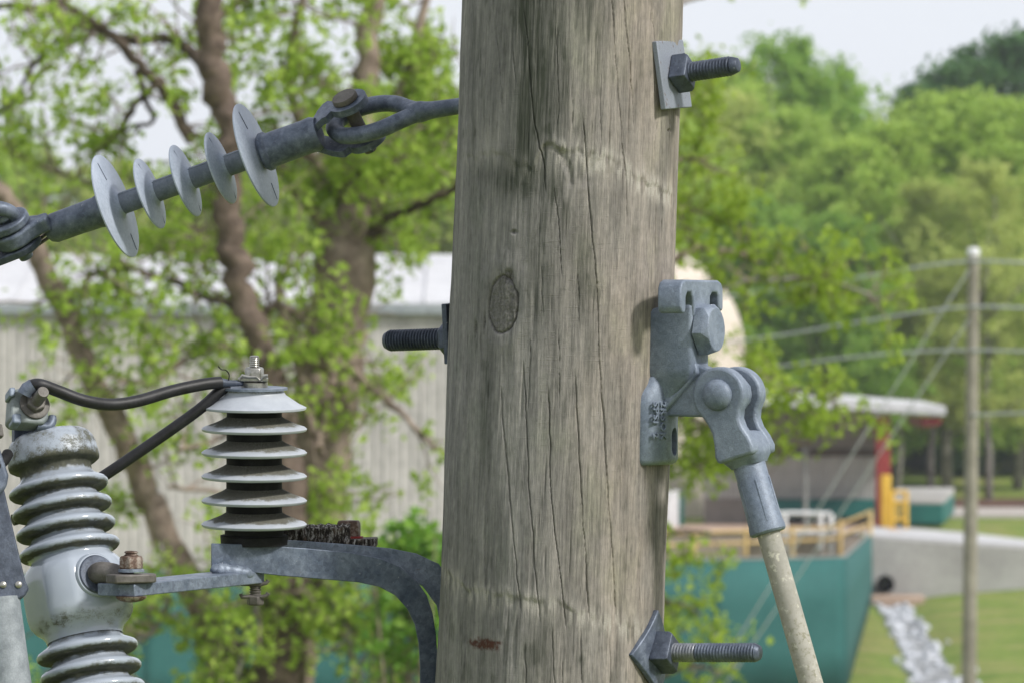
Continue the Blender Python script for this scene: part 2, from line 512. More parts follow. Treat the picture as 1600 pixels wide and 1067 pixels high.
simple('dock_grey', (0.34, 0.325, 0.31), (0.44, 0.42, 0.40), 1.0, 0.7, 0, 0, 0, 0.3, 6)
simple('dock_brown', (0.20, 0.175, 0.155), (0.27, 0.24, 0.215), 1.0, 0.8, 0, 0, 0, 0.3, 6)
simple('red_paint', (0.20, 0.02, 0.02), (0.28, 0.035, 0.03), 1.5, 0.5, 0, 0, 0, 0.4, 6)
simple('yellow_paint', (0.60, 0.36, 0.03), (0.70, 0.44, 0.05), 1.5, 0.5, 0, 0, 0, 0.4, 6)
simple('orange_yellow_paint', (0.58, 0.40, 0.16), (0.66, 0.48, 0.22), 1.5, 0.5, 0, 0, 0, 0.4, 6)
simple('white_paint', (0.66, 0.66, 0.68), (0.74, 0.74, 0.76), 1.5, 0.5, 0, 0, 0, 0.4, 6)
simple('teal_fabric', (0.020, 0.092, 0.088), (0.029, 0.118, 0.112), 0.7, 0.75, 0, 0.3, 0.01, 0.2, 14)
simple('teal_paint', (0.010, 0.10, 0.09), (0.018, 0.135, 0.12), 0.7, 0.6, 0, 0, 0, 0.2, 9)
simple('concrete', (0.30, 0.29, 0.28), (0.40, 0.39, 0.375), 0.7, 0.85, 0, 0.3, 0.01, 0.2, 9)
simple('concrete_bright', (0.40, 0.40, 0.41), (0.50, 0.50, 0.51), 0.7, 0.85, 0, 0, 0, 0.2, 9)
simple('tan_slab', (0.36, 0.25, 0.19), (0.44, 0.33, 0.26), 0.9, 0.9, 0, 0, 0, 0.2, 9)
simple('tan_wall', (0.30, 0.25, 0.215), (0.40, 0.34, 0.295), 0.9, 0.9, 0, 0, 0, 0.2, 9)
simple('stone_bed', (0.17, 0.175, 0.18), (0.30, 0.305, 0.315), 1.3, 0.9, 0, 0, 0, 0.2, 9)
simple('stone_pale', (0.34, 0.36, 0.41), (0.60, 0.61, 0.65), 1.3, 0.85, 0, 0.4, 0.02, 0.2, 14)
simple('gravel', (0.33, 0.30, 0.28), (0.44, 0.40, 0.37), 0.5, 0.95, 0, 0, 0, 0.1, 8)
simple('far_pole_wood', (0.20, 0.185, 0.15), (0.30, 0.28, 0.23), 2.5, 0.9, 0, 0, 0, 0.1, 14)
simple('cable_grey', (0.20, 0.21, 0.20), (0.26, 0.27, 0.26), 2.5, 0.6, 0, 0, 0, 0.2)
simple('line_grey', (0.42, 0.44, 0.44), (0.50, 0.52, 0.52), 2.5, 0.6, 0, 0, 0, 0.2)
simple('pipe_black', (0.008, 0.008, 0.008), (0.015, 0.015, 0.015), 3, 0.8, 0, 0, 0, 0.1)
simple('leaf_litter', (0.07, 0.04, 0.03), (0.15, 0.085, 0.065), 0.4, 0.95, 0, 0, 0, 0.1, 5)

def grass():
    nm = NM('grass')
    n1 = nm.noise(0.45, detail=6, rough=0.65); n2 = nm.noise(4.5, nm.coord((1, 0.4, 1)), detail=5, rough=0.7); n3 = nm.noise(0.06, detail=3)
    col = nm.ramp(n1, [(0.32, (0.085, 0.15, 0.022)), (0.48, (0.15, 0.21, 0.04)), (0.62, (0.23, 0.23, 0.085)), (0.74, (0.27, 0.235, 0.13))])
    col = nm.mix(nm.rng(n3, 0.5, 0.65, 0, 0.5), col, (0.21, 0.20, 0.075))
    col = nm.mix(0.6, col, nm.ramp(n2, [(0.3, (0.55, 0.58, 0.5)), (0.7, (1.35, 1.3, 1.2))]), 'MULTIPLY')
    nm.set(col, 0.9, 0, 0.1); nm.bump(n2, 0.6, 0.06); M['grass'] = nm.m
grass()

# ------------------------------------------------------------------ numpy noise
_rs = np.random.RandomState(7)
_TAB = _rs.rand(512, 512)
def vnoise(x, y, seed=0):
    x = np.asarray(x, float) + seed * 37.3; y = np.asarray(y, float) + seed * 17.7
    xi = np.floor(x).astype(int); yi = np.floor(y).astype(int)
    fx = x - xi; fy = y - yi
    fx = fx * fx * (3 - 2 * fx); fy = fy * fy * (3 - 2 * fy)
    g = lambda a, b: _TAB[a % 512, b % 512]
    return (g(xi, yi) * (1 - fx) + g(xi + 1, yi) * fx) * (1 - fy) + (g(xi, yi + 1) * (1 - fx) + g(xi + 1, yi + 1) * fx) * fy
def fbm(x, y, seed=0, o=4):
    s = 0; a = 0.5
    for i in range(o):
        s = s + a * vnoise(x * 2 ** i, y * 2 ** i, seed + i * 3); a *= 0.5
    return s

# ------------------------------------------------------------------ ground and terrain (large structure)
PLAT = 1.6
CH = [(1392, 150.0), (1404, 143), (1424, 133), (1446, 123), (1462, 115), (1472, 108), (1482, 96), (1490, 80)]
def gx(px, Y): return (px - 800) * K * Y
CHX = np.array([gx(p, y) for p, y in CH])[::-1]; CHY = np.array([y for p, y in CH])[::-1]
WX0, WX1, WY0, WY1 = gx(1352, 150.2), gx(1700, 150.2), 150.2, 150.2
def plat(x, y):
    t = np.clip((np.asarray(x, float) - WX0) / (WX1 - WX0), 0, 1)
    return PLAT - 0.42 * t * np.clip(1 - (np.asarray(y, float) - 150.2) / 16.0, 0, 1)
def wall_y(x):
    t = np.clip((np.asarray(x, float) - WX0) / (WX1 - WX0), 0, 1)
    return WY0 + (WY1 - WY0) * t
def ground_z(x, y):
    x = np.asarray(x, float); y = np.asarray(y, float)
    wy = wall_y(x)
    st = np.clip((y - wy - 0.65) / 0.9, 0, 1); st = st * st * (3 - 2 * st)
    z = plat(x, y) * st
    cx = np.interp(y, CHY, CHX)
    d = np.abs(x - cx)
    near = (y > 78) & (y < wy + 1.3)
    z = z - np.where(near, 0.22 * np.exp(-(d / 0.75) ** 2), 0) * (1 - st)
    bank = np.clip((x - cx - 0.7) / 6.5, 0, 1) * np.exp(-((y - wy) / 9.0) ** 2) * 0.5
    z = z + np.where(near, bank, 0) * (1 - st)
    z = z + np.where(y > 185, (y - 185) * 0.02, 0)
    z = z + (fbm(x * 0.25, y * 0.25, 5) - 0.45) * 0.03 * np.where(y > 60, 1, 0.3)
    return z
def axis_vals(segs):
    out = [segs[0][0]]
    for a, b, st in segs:
        n = max(1, int(round((b - a) / st))); out += list(a + (b - a) * (np.arange(n) + 1) / n)
    return np.array(out)
gxv = axis_vals([(-600, -60, 60), (-60, -4, 4), (-4, 6, 1.0), (6, 18, 0.3), (18, 60, 3), (60, 600, 60)])
gyv = axis_vals([(-100, 0, 25), (0, 70, 7), (70, 95, 1.5), (95, 150, 0.5), (150, 153, 0.15), (153, 186, 1.5), (186, 320, 8), (320, 1500, 118)])
GX, GY = np.meshgrid(gxv, gyv)
GZ = ground_z(GX, GY)
nx, ny = len(gxv), len(gyv)
idx = np.arange(nx * ny).reshape(ny, nx)
gf = np.stack([idx[:-1, :-1], idx[:-1, 1:], idx[1:, 1:], idx[1:, :-1]], -1).reshape(-1, 4)
tag(link_mesh('ground', np_mesh('ground', np.stack([GX, GY, GZ], -1).reshape(-1, 3), gf, True), M['grass']),
    'mown green grass field with dry patches around the stone channel', kind='structure')
def gz(x, y): return float(ground_z(np.array([x]), np.array([y]))[0])

def sheet(name, pts, mat, lift, label, thick=0.0):
    """a flat strip lying on the terrain: pts polygon in (x, y)"""
    mb = MB()
    zs = [gz(*p) + lift for p in pts]
    mb.add([(p[0], p[1], z) for p, z in zip(pts, zs)] + [(p[0], p[1], z - 0.3) for p, z in zip(pts, zs)],
           [tuple(range(len(pts)))] + [tuple(range(len(pts), 2 * len(pts)))[::-1]] +
           [(i, (i + 1) % len(pts), len(pts) + (i + 1) % len(pts), len(pts) + i) for i in range(len(pts))])
    o = mb.build(name, M[mat], smooth=False)
    return tag(o, label, kind='structure')
sheet('gravel_road', [(gx(1385, 168), 168), (gx(1700, 168), 168), (gx(1720, 176), 176), (gx(1385, 176), 176)], 'gravel', 0.09, 'pale gravel road beyond the concrete drive')
sheet('forest_floor', [(gx(1000, 179), 179), (gx(1900, 179), 179), (gx(1900, 186), 186), (gx(1000, 186), 186)], 'leaf_litter', 0.08, 'reddish brown leaf litter at the edge of the wood')

# ------------------------------------------------------------------ the wooden pole
def pcx(py): return 893.5 - 36.5 * py / 1067.0
def prad(py): return 171.5 + 6.0 * py / 1067.0

CRACKS = [  # pixel polylines: points, depth, width
    ([(971, -60), (971, 0), (977, 79), (985, 189), (986, 215)], 8, 1.3),
    ([(951, -60), (951, 0), (960, 118), (969, 236), (975, 295), (976, 360)], 8, 1.1),
    ([(772, -60), (772, 0), (784, 130), (788, 200)], 5, 1.0),
    ([(818, 20), (822, 59), (829, 138), (835, 205), (849, 268), (853, 310)], 8, 1.2),
    ([(864, 290), (871, 346), (876, 417), (878, 440)], 7, 1.2),
    ([(909, 190), (914, 250), (922, 362), (929, 436), (934, 558), (938, 620), (941, 650), (947, 767), (955, 869), (960, 963)], 9, 1.4),
    ([(782, 600), (785, 650), (795, 748), (805, 861), (814, 950)], 9, 1.4),
    ([(817, 560), (821, 650), (828, 787), (836, 884), (842, 965)], 9, 1.4),
    ([(856, 600), (857, 650), (859, 767), (871, 869), (883, 975)], 9, 1.4),
    ([(897, 580), (900, 650), (906, 759), (914, 904), (918, 960)], 9, 1.5),
    ([(966, 560), (967, 650), (970, 760)], 5, 1.0),
    ([(995, 700), (995, 728), (996, 850), (997, 960)], 7, 1.1),
    ([(724, 560), (725, 650), (726, 740)], 4, 1.0),
    ([(757, 760), (758, 860), (760, 970)], 5, 1.0),
    ([(695, 800), (696, 900), (697, 1067), (698, 1140)], 7, 1.2),
    ([(1010, -60), (1012, 0), (1019, 79), (1020, 180), (1016, 275)], 6, 1.0),
    ([(1028, 185), (1031, 250), (1033, 320), (1030, 400)], 7, 1.2),
    ([(899, 402), (903, 500), (905, 530)], 4, 0.9),
    ([(843, 410), (846, 450), (847, 500)], 5, 1.0),
    ([(828, 520), (826, 600), (825, 640)], 5, 1.0),
    ([(872, 504), (873, 560), (872, 640)], 5, 1.0),
    ([(1020, 294), (1022, 360), (1021, 430)], 4, 0.9),
    ([(985, 436), (984, 500), (980, 600), (978, 700)], 4, 0.9),
    ([(740, 250), (736, 340), (734, 420), (733, 560)], 4, 1.0),
    ([(722, 60), (721, 130), (712, 260)], 6, 1.4),
    ([(716, 170), (710, 330), (708, 480)], 7, 1.6),
    ([(704, 470), (702, 620), (700, 700)], 6, 1.2),
    ([(860, 965), (866, 1067), (868, 1140)], 5, 1.2),
    ([(905, 965), (908, 1067), (909, 1140)], 6, 1.5),
    ([(950, 975), (951, 1067), (952, 1140)], 7, 1.8),
    ([(820, 985), (821, 1067), (822, 1140)], 6, 1.6),
    ([(880, 985), (878, 1040), (880, 1140)], 4, 1.2),
    ([(800, 60), (806, 140)], 4, 1.0), ([(868, 40), (872, 170), (868, 215)], 5, 1.2), ([(890, 130), (894, 220)], 3, 1.0),
    ([(1000, 20), (1003, 60)], 3, 0.8), ([(934, 150), (938, 236)], 5, 1.4),
]
def build_pole():
    fr = np.radians(np.linspace(-104, 104, 590))
    bk = np.radians(np.linspace(104, 256, 90))[1:-1]
    th = np.concatenate([fr, bk])
    rows = np.concatenate([np.linspace(-5800, -90, 26)[:-1], np.linspace(-90, 1160, 760), np.linspace(1160, 10250, 44)[1:]])
    T, Y = np.meshgrid(th, rows)
    cx = pcx(Y); rad = prad(Y)
    arcpx = T * 175.0
    front = np.cos(T)
    def arc_of(x, y): return np.arcsin(np.clip((x - pcx(y)) / prad(y), -0.999, 0.999)) * 175.0
    inb = np.clip((Y + 95) / 20, 0, 1) * np.clip((1165 - Y) / 20, 0, 1)
    disp = (fbm(arcpx / 130, Y / 420, 1) - 0.47) * 9 + (fbm(arcpx / 30, Y / 260, 2) - 0.47) * 4.0
    disp += (fbm(arcpx / 5.5, Y / 120, 3, 3) - 0.45) * 1.5
    disp += (fbm(arcpx / 1.8, Y / 70, 4, 2) - 0.38) * 0.9
    # fine checks that come and go
    ch = vnoise(arcpx / 4.6, Y / 130, 9)
    disp -= np.clip((ch - 0.86) / 0.12, 0, 1) * 2.2
    stain = np.zeros_like(T); pale = np.zeros_like(T); knot = np.zeros_like(T); rust = np.zeros_like(T); crackm = np.zeros_like(T)
    # shaved steps
    def step(line, amp, length, seed):
        lx = np.array([p[0] for p in line], float); ly = np.array([p[1] for p in line], float)
        la = arc_of(lx, ly)
        yl = np.interp(arcpx, la, ly) + (fbm(arcpx / 14, Y * 0 + seed, seed) - 0.47) * 22 + (vnoise(arcpx / 3.2, Y * 0 + seed, seed + 2) - 0.5) * 3.5
        d = Y - yl
        ok = np.clip((arcpx - la[0] + 10) / 20, 0, 1) * np.clip((la[-1] + 10 - arcpx) / 20, 0, 1)
        patchy = 0.25 + 1.1 * np.clip((vnoise(arcpx / 22, Y * 0 + seed, seed + 9) - 0.3) * 2, 0, 1)
        lip = np.exp(-((d + 4) / 7.0) ** 2) * 0.7 * patchy
        low = np.where(d > 0, np.exp(-d / length), 0) * np.clip(d / 6, 0, 1)
        amp = amp * np.clip((150 - arcpx) / 90, 0.5, 1)
        flute = (0.3 + 0.9 * vnoise(arcpx / 7, Y / 90, seed + 4)) * patchy + 0.5 * (fbm(arcpx / 9, Y / 12, seed + 5) - 0.45)
        fr_ = np.clip((fbm(arcpx / 4, Y / 26, seed + 11) - 0.36) * 5, 0, 1)
        return ok * amp * (lip * 0.5 - low * flute), ok * np.exp(-((d - 8) / 18.0) ** 2) * fr_, ok * low
    d1, p1, l1 = step([(720, 236), (743, 247), (787, 246), (830, 262), (848, 232), (880, 236), (909, 241), (956, 258), (1007, 288), (1049, 306)], 3.6, 60, 3)
    d2, p2, l2 = step([(684, 872), (700, 885), (730, 912), (789, 916), (836, 923), (879, 933), (918, 948), (957, 960), (984, 967), (1030, 990)], 2.0, 110, 8)
    disp += (d1 + d2) * inb
    pale += 1.05 * p1 * np.clip((arcpx + 40) / 40, 0.25, 1) + 0.75 * p2
    # gouged flutes below the first step
    a0 = arc_of(np.array([858.0]), np.array([265.0]))[0]; a1 = arc_of(np.array([930.0]), np.array([270.0]))[0]
    gm = np.clip((arcpx - a0) / 8, 0, 1) * np.clip((a1 - arcpx) / 8, 0, 1) * np.clip((Y - 240) / 8, 0, 1) * np.clip((300 - Y) / 12, 0, 1)
    disp -= gm * np.clip(np.sin(arcpx / 5.2 + 3 * vnoise(arcpx / 20, Y / 50, 6)), 0, 1) * 3.4
    # cracks
    for ci, (pts, dep, wid) in enumerate(CRACKS):
        ys = np.array([p[1] for p in pts], float); xs = np.array([p[0] for p in pts], float)
        aa = arc_of(xs, ys)
        ca = np.interp(Y, ys, aa) + (vnoise(Y / 26, Y * 0 + ci, ci) - 0.5) * 2.6 + (vnoise(Y / 7, Y * 0 + ci, ci + 40) - 0.5) * 0.8
        w = wid * (0.22 + 0.42 * vnoise(Y / 60, Y * 0 + ci, ci + 20))
        fade = np.clip((Y - ys[0]) / 25, 0, 1) * np.clip((ys[-1] - Y) / 25, 0, 1)
        g = np.exp(-((arcpx - ca) / w) ** 2) * fade
        disp -= g * dep * 0.62
        crackm = np.maximum(crackm, g)
    # knot
    def ell(x, y, rx, ry):
        a = arc_of(np.array([x], float), np.array([y], float))[0]
        return np.sqrt(((arcpx - a) / rx) ** 2 + ((Y - y) / ry) ** 2)
    e = ell(785, 477, 23 / math.cos(0.55), 43) + (vnoise(arcpx / 8, Y / 9, 31) - 0.5) * 0.12
    disp -= np.exp(-((e - 1.0) / 0.05) ** 2) * 4.5
    disp += np.exp(-((e - 1.45) / 0.4) ** 2) * 2.2 - np.clip(1 - e, 0, 1) * 0.5 + (e < 0.96) * (fbm(arcpx / 4, Y / 4, 33, 3) - 0.45) * 3.2
    knot = np.maximum(knot, (e < 0.98) * 0.55); knot = np.maximum(knot, np.exp(-((e - 1.0) / 0.05) ** 2) * 0.8)
    e2 = ell(796, 434, 10, 13) + (vnoise(arcpx / 5, Y / 5, 35) - 0.5) * 0.5
    disp -= np.clip(1.1 - e2, 0, 1) * 5; knot = np.maximum(knot, np.clip(1.15 - e2, 0, 1))
    for (x, y, rx, ry, v) in [(742, 512, 3.5, 16, 1), (757, 505, 3, 20, 1), (1043, 207, 8, 2.5, 0.8), (803, 366, 7, 4, 0.8)]:
        q = ell(x, y, rx, ry); disp -= np.clip(1.15 - q, 0, 1) * 3.5; knot = np.maximum(knot, np.clip(1.1 - q, 0, 1) * v)
    # stains with their own outlines
    a = arc_of(824 + 12 * np.sin(Y / 90), np.clip(Y, -90, 1160))
    s1 = np.exp(-((arcpx - a) / 38) ** 2) * np.clip((330 - Y) / 120, 0, 1)
    stain += s1 * 1.0 * (0.45 + 0.75 * fbm(arcpx / 18, Y / 70, 41))
    a = arc_of(905 + 0 * Y, np.clip(Y, -90, 1160))
    stain += np.exp(-((arcpx - a) / 46) ** 2) * np.clip((260 - Y) / 100, 0, 1) * np.clip((fbm(arcpx / 8, Y / 150, 43) - 0.42) * 6, 0, 1) * 0.6
    stain += np.exp(-(ell(800, 280, 66, 34)) ** 2) * (0.35 + 0.6 * fbm(arcpx / 14, Y / 16, 44))
    stain += np.exp(-(ell(874, 320, 26, 46)) ** 2) * np.clip((fbm(arcpx / 6, Y / 80, 45) - 0.42) * 6, 0, 1) * 0.8
    stain += np.exp(-(ell(1044, 245, 16, 45)) ** 2) * 0.5
    stain += np.exp(-(ell(845, 1000, 22, 60)) ** 2) * 0.45
    stain += np.exp(-(ell(1025, 820, 16, 90)) ** 2) * 0.55
    stain += np.clip((fbm(arcpx / 26, Y / 240, 46) - 0.52) * 4, 0, 1) * 0.45 * (arcpx < 60)
    stain += np.clip((fbm(arcpx / 10, Y / 30, 47) - 0.60) * 6, 0, 1) * 0.35
    stain += np.clip((fbm(arcpx / 15, Y / 40, 51) - 0.50) * 5, 0, 1) * np.clip((Y - 930) / 40, 0, 1) * 0.35
    pale += np.exp(-(ell(905, 262, 60, 24)) ** 2) * np.clip((fbm(arcpx / 5, Y / 40, 48) - 0.45) * 6, 0, 1) * 0.6
    pale += np.exp(-(ell(765, 225, 26, 26)) ** 2) * 0.3
    rb = np.clip(1.25 - ell(757, 998, 30, 9) + (fbm(arcpx / 5, Y / 4, 49) - 0.47) * 1.3, 0, 1)
    rust = np.clip(rb * 1.6, 0, 1)
    sun_tint = np.clip((arcpx + 60) / 170, 0, 1) * (0.5 + 0.8 * fbm(arcpx / 60, Y / 300, 50))  # mask for the painted sun side, rising towards the pole's right
    sawn = np.clip(1 - np.abs(Y - 480) / 300, 0, 1) * np.clip(1.15 - np.abs(arcpx + 30) / 170, 0, 1) + 0.25
    disp *= 1.0
    rr = (rad + disp) * S
    zc = H + (533.5 - Y) * S
    X = (cx - 800) * S + rr * np.sin(T)
    YY = D - rr * np.cos(T)
    nr, nc = T.shape
    verts = np.stack([X, YY, zc], -1).reshape(-1, 3)
    ii = np.arange(nr * nc).reshape(nr, nc)
    nxt = np.roll(ii, -1, axis=1)
    faces = np.stack([ii[:-1], ii[1:], nxt[1:], nxt[:-1]], -1).reshape(-1, 4)
    me = np_mesh('utility_pole', verts, faces, True)
    for nme, arrv in (('stain', np.clip(stain, 0, 0.92)), ('pale', np.clip(pale, 0, 0.8)), ('knot', np.clip(knot, 0, 1)), ('rust', rust), ('sun_tint', np.clip(sun_tint, 0, 1)), ('sawn', np.clip(sawn, 0, 1))):
        at = me.attributes.new(nme, 'FLOAT', 'POINT'); at.data.foreach_set('value', arrv.astype(np.float32).ravel())
    at = me.attributes.new('arc', 'FLOAT_VECTOR', 'POINT')
    at.data.foreach_set('vector', np.stack([arcpx * S, -Y * S, T * 0], -1).astype(np.float32).ravel())
    o = link_mesh('utility_pole', me, M['weathered_wood'])
    tag(o, 'large weathered grey wooden utility pole with a knot, standing in the foreground', 'utility pole')
build_pole()

# ------------------------------------------------------------------ bolts through the pole
A = R(25)
N = Vector((math.cos(A), -math.sin(A), 0))      # direction in which the right hand hardware sticks out
TT = Vector((math.sin(A), math.cos(A), 0))      # across it, away from the camera
UP = Vector((0, 0, 1))

def axis_pt(py): return P(pcx(py), py, D)
def plate(name, o, ax, rot, half, th, mat, parent, bend=0.0):
    """square washer centred at o, normal ax, slightly dished"""
    x0 = UP.cross(ax).normalized(); y0 = ax.cross(x0)
    x = x0 * math.cos(rot) + y0 * math.sin(rot); y = ax.cross(x)
    mb = MB(); n = 8 if bend else 1; vs = []; fs = []
    for side in (0, 1):
        for j in range(n + 1):
            for i in range(n + 1):
                a = (i / n * 2 - 1) * half; b = (j / n * 2 - 1) * half
                lat = (x * a + y * b)
                w = lat.dot(x0)
                vs.append(o + lat + ax * (side * th - bend * (w / half) ** 2))
    m = (n + 1) ** 2
    for j in range(n):
        for i in range(n):
            q = j * (n + 1) + i
            fs.append((q, q + n + 1, q + n + 2, q + 1)); fs.append((m + q, m + q + 1, m + q + n + 2, m + q + n + 1))
    ring = [i for i in range(n + 1)] + [j * (n + 1) + n for j in range(1, n + 1)] + [n * (n + 1) + i for i in range(n - 1, -1, -1)] + [j * (n + 1) for j in range(n - 1, 0, -1)]
    for i in range(len(ring)):
        p, q = ring[i], ring[(i + 1) % len(ring)]
        fs.append((p, q, m + q, m + p))
    mb.add(vs, fs)
    return mb.build(name, mat, parent, bevel=1.6 * S, segs=2, angle=30)

def nut(name, o, ax, r, h, mat, parent, rot=0, square=False):
    x, y = ortho(ax)
    mb = MB()
    k = 4 if square else 6
    vs = []
    for t, f in ((0, 1.0), (h * 0.8, 1.0), (h, 0.88)):
        for i in range(k):
            th = R(360 / k * i + rot)
            vs.append(o + ax * t + x * (r * f * math.cos(th)) + y * (r * f * math.sin(th)))
    fs = [tuple(range(k))[::-1], tuple(range(2 * k, 3 * k))]
    for l in range(2):
        fs += [(l * k + i, l * k + (i + 1) % k, (l + 1) * k + (i + 1) % k, (l + 1) * k + i) for i in range(k)]
    mb.add(vs, fs)
    return mb.build(name, mat, parent, bevel=1.5 * S, segs=2)

# --- eye bolt (top)
eb_y = 134
ebax = Vector((N.x, N.y, 0.115)).normalized()
eb_o = P(pcx(eb_y), 141, D)
root = empty('eye_bolt', eb_o, 'long grey eye bolt through the pole top, square washer and nut on its right end', 'eye bolt')
plate('washer', eb_o + ebax * 172 * S, ebax, R(4), 53 * S, 9 * S, M['rust_edge_plate'], root)
nut('nut', eb_o + ebax * 182 * S, ebax, 31 * S, 27 * S, M['dark_steel'], root, 12, True)
MB().lathe(eb_o, ebax, thread_profile(165 * S, 276 * S, 15.5 * S, 5.2 * S, 13 * S), 40).build('threaded_end', M['dark_steel'], root, angle=60)

# insulator frame
A1 = R(13); SL = R(19.2)
E1 = Vector((math.cos(SL) * math.cos(A1), -math.sin(A1), math.sin(SL) * math.cos(A1))).normalized()
Uq = (UP - E1 * UP.dot(E1)).normalized()
Wq = E1.cross(Uq)
if Wq.y > 0: Wq = -Wq
PHI = R(33)
E3 = (Uq * math.cos(PHI) + Wq * math.sin(PHI)).normalized()   # pin, upwards and towards the camera
E2 = E3.cross(E1).normalized()
# eye of the eye bolt: centre line end left of the pole
Yeye = 6.105
eye_c = P(584, 186, Yeye)
bolt_in = eb_o - ebax * 150 * S
bd = (bolt_in - eye_c).normalized()
ed2 = E3.cross(bd).normalized(); 
loop = [(84, 2), (58, 16), (26, 36), (-8, 44), (-42, 38), (-64, 18), (-70, 0), (-64, -18), (-42, -38), (-8, -44), (26, -36), (58, -16), (84, -2)]
lp = smooth_path([(eye_c + bd * a * S + ed2 * b * S, 13.5 * S) for a, b in loop], 6)
MB().tube([p for p, r in lp], [r for p, r in lp], 18).build('eye', M['dull_steel'], root, angle=80)
sp = smooth_path([(eye_c + bd * 66 * S, 15 * S), (eye_c + bd * 84 * S, 17 * S), (eye_c + bd * 105 * S, 14 * S), (eye_c.lerp(bolt_in, 0.75), 13 * S), (bolt_in, 13 * S), (eb_o + ebax * 165 * S, 13 * S)], 5)
MB().tube([p for p, r in sp], [r for p, r in sp], 22).build('shank', M['dull_steel'], root, angle=80)

# --- dead-end insulator
ins_o = P(400, 243, 6.12)           # at the right hand large shed
def tpx(px): return (px - 400) * K * 6.12 / E1.x
def onax(t): return ins_o + E1 * t
q = K * 6.12
root = empty('dead_end_insulator', onax(tpx(60)), 'slanting grey polymer insulator with five round sheds left of the pole', 'insulator')
tL, tR = tpx(150), tpx(418)
MB().lathe(ins_o, E1, [(tpx(140), 17.5 * q), (tpx(425), 17.5 * q)], 40).build('core', M['polymer_dark'], root)
def shed_prof(tc, r, c):
    return [(tc - 13 * q, c), (tc - 9 * q, c + 2.5 * q), (tc - 5 * q, c + 9 * q), (tc - 3.6 * q, c + 20 * q), (tc - 2.2 * q, r - 2 * q), (tc - 1.0 * q, r),
            (tc + 0.8 * q, r), (tc + 2.0 * q, r - 2 * q), (tc + 5.0 * q, c + 20 * q), (tc + 7.5 * q, c + 9 * q), (tc + 10 * q, c + 2.5 * q), (tc + 14 * q, c)]
for px, r in ((176, 85), (231, 58), (288, 59), (344, 59), (400, 85)):
    MB().lathe(ins_o, E1, shed_prof(tpx(px), r * q, 17 * q), 72).build('shed', M['polymer_grey'], root, angle=50)
for px, r in ((176, 85), (231, 58), (288, 59), (344, 59), (400, 85)):
    for sg, a0_, a1_ in ((1, 0.52, 0.88), (-1, 0.6, 0.93)):
        sd = (Uq * 0.92 + Wq * 0.38).normalized() * sg
        MB().tube([onax(tpx(px) + (2.2 + 6.5 * (1 - f)) * q * 0.9) + sd * r * f * q for f in np.linspace(a0_, a1_, 6)], 0.7 * q, 6).build('mould_seam', M['dark_steel'], root)
MB().lathe(ins_o, E1, [(tpx(66), 14 * q), (tpx(70), 20 * q), (tpx(78), 23.5 * q), (tpx(120), 24 * q), (tpx(148), 25 * q), (tpx(154), 27 * q), (tpx(160), 26 * q)], 40).build('end_sleeve', M['dull_steel'], root)
MB().lathe(ins_o, E1, [(tpx(410), 27 * q), (tpx(414), 31 * q), (tpx(420), 31 * q), (tpx(423), 27.5 * q), (tpx(432), 27.5 * q), (tpx(480), 27 * q), (tpx(492), 28 * q), (tpx(500), 24 * q)], 40).build('end_sleeve', M['dull_steel'], root)
# seam ridge on the core and sheds
MB().box(onax((tpx(160) + tpx(415)) / 2) + (Uq * 0.75 + Wq * 0.66).normalized() * 17.4 * q, (E1, Uq, Wq), ((tpx(415) - tpx(160)) / 2, 0.8 * q, 0.8 * q)).build('mould_seam', M['polymer_dark'], root)
# right hand clevis: two plates and a pin
pin_o = P(557, 191, 6.105)
def cl(a, b, c): return pin_o + E1 * a * q + E2 * b * q + E3 * c * q
def strap(sgn, parent, name, mat, r=31, th=12, gap=27):
    """one clevis arm: rounded plate at +-gap, joggled back to the sleeve"""
    mb = MB()
    n = 14
    prof = []   # (a, width, c)
    st = [(-74, 17, 6), (-66, 20, 10), (-54, 22, gap * 0.72), (-42, 24, gap * 0.95), (-34, 26, gap)]
    rows = [(a, w, c) for a, w, c in st]
    for i in range(0, n + 1):
        ang = R(150 - 150 * i / n)
        rows.append((r * math.cos(ang) + 2, max(2.5, r * math.sin(ang)), gap + 1.5))
    rows = [x for x in rows if True]
    rows.sort(key=lambda x: x[0])
    vs, fs = [], []
    for a, w, c in rows:
        for ww, cc in ((-w, c), (w, c), (w, c + th), (-w, c + th)):
            vs.append(cl(a, ww, sgn * cc))
    for i in range(len(rows) - 1):
        for j in range(4):
            fs.append((i * 4 + j, i * 4 + (j + 1) % 4, i * 4 + 4 + (j + 1) % 4, i * 4 + 4 + j))
    fs += [(0, 1, 2, 3), tuple((len(rows) - 1) * 4 + j for j in (3, 2, 1, 0))]
    mb.add(vs, fs)
    return mb.build(name, mat, parent, bevel=3.5 * q, segs=3, angle=50)
strap(1, root, 'clevis_arm', M['dull_steel'])
strap(-1, root, 'clevis_arm', M['dull_steel'])
pn = MB().lathe(pin_o, E3, [(-56 * q, 7 * q), (-55 * q, 10 * q), (-50 * q, 11 * q), (40 * q, 11 * q), (40.5 * q, 19 * q), (42 * q, 20.5 * q), (48 * q, 20.5 * q), (50 * q, 19 * q), (50.3 * q, 6 * q)], 36).build('clevis_pin', M['pin_brown'], root)
MB().tube([cl(4, -12, -50), cl(6, 0, -50), cl(9, 14, -51), cl(16, 19, -55)], 3.2 * q, 8).build('cotter_pin', M['dark_steel'], pn)
# left hand tongue
tg_o = P(22, 366, 6.17)
def tg(a, b, c): return tg_o + E1 * a * q + E2 * b * q + E3 * c * q
out = arc(0, 0, 35, 40, 320, 22)
out = out + [(34, -18), (46, -12), (62, -11), (62, 11), (46, 12), (34, 18)]
MB().prism(out, lambda a, b, c: tg(a, b, c), -13, 13).build('tongue', M['dull_steel'], root, bevel=5 * q, segs=3, angle=50)

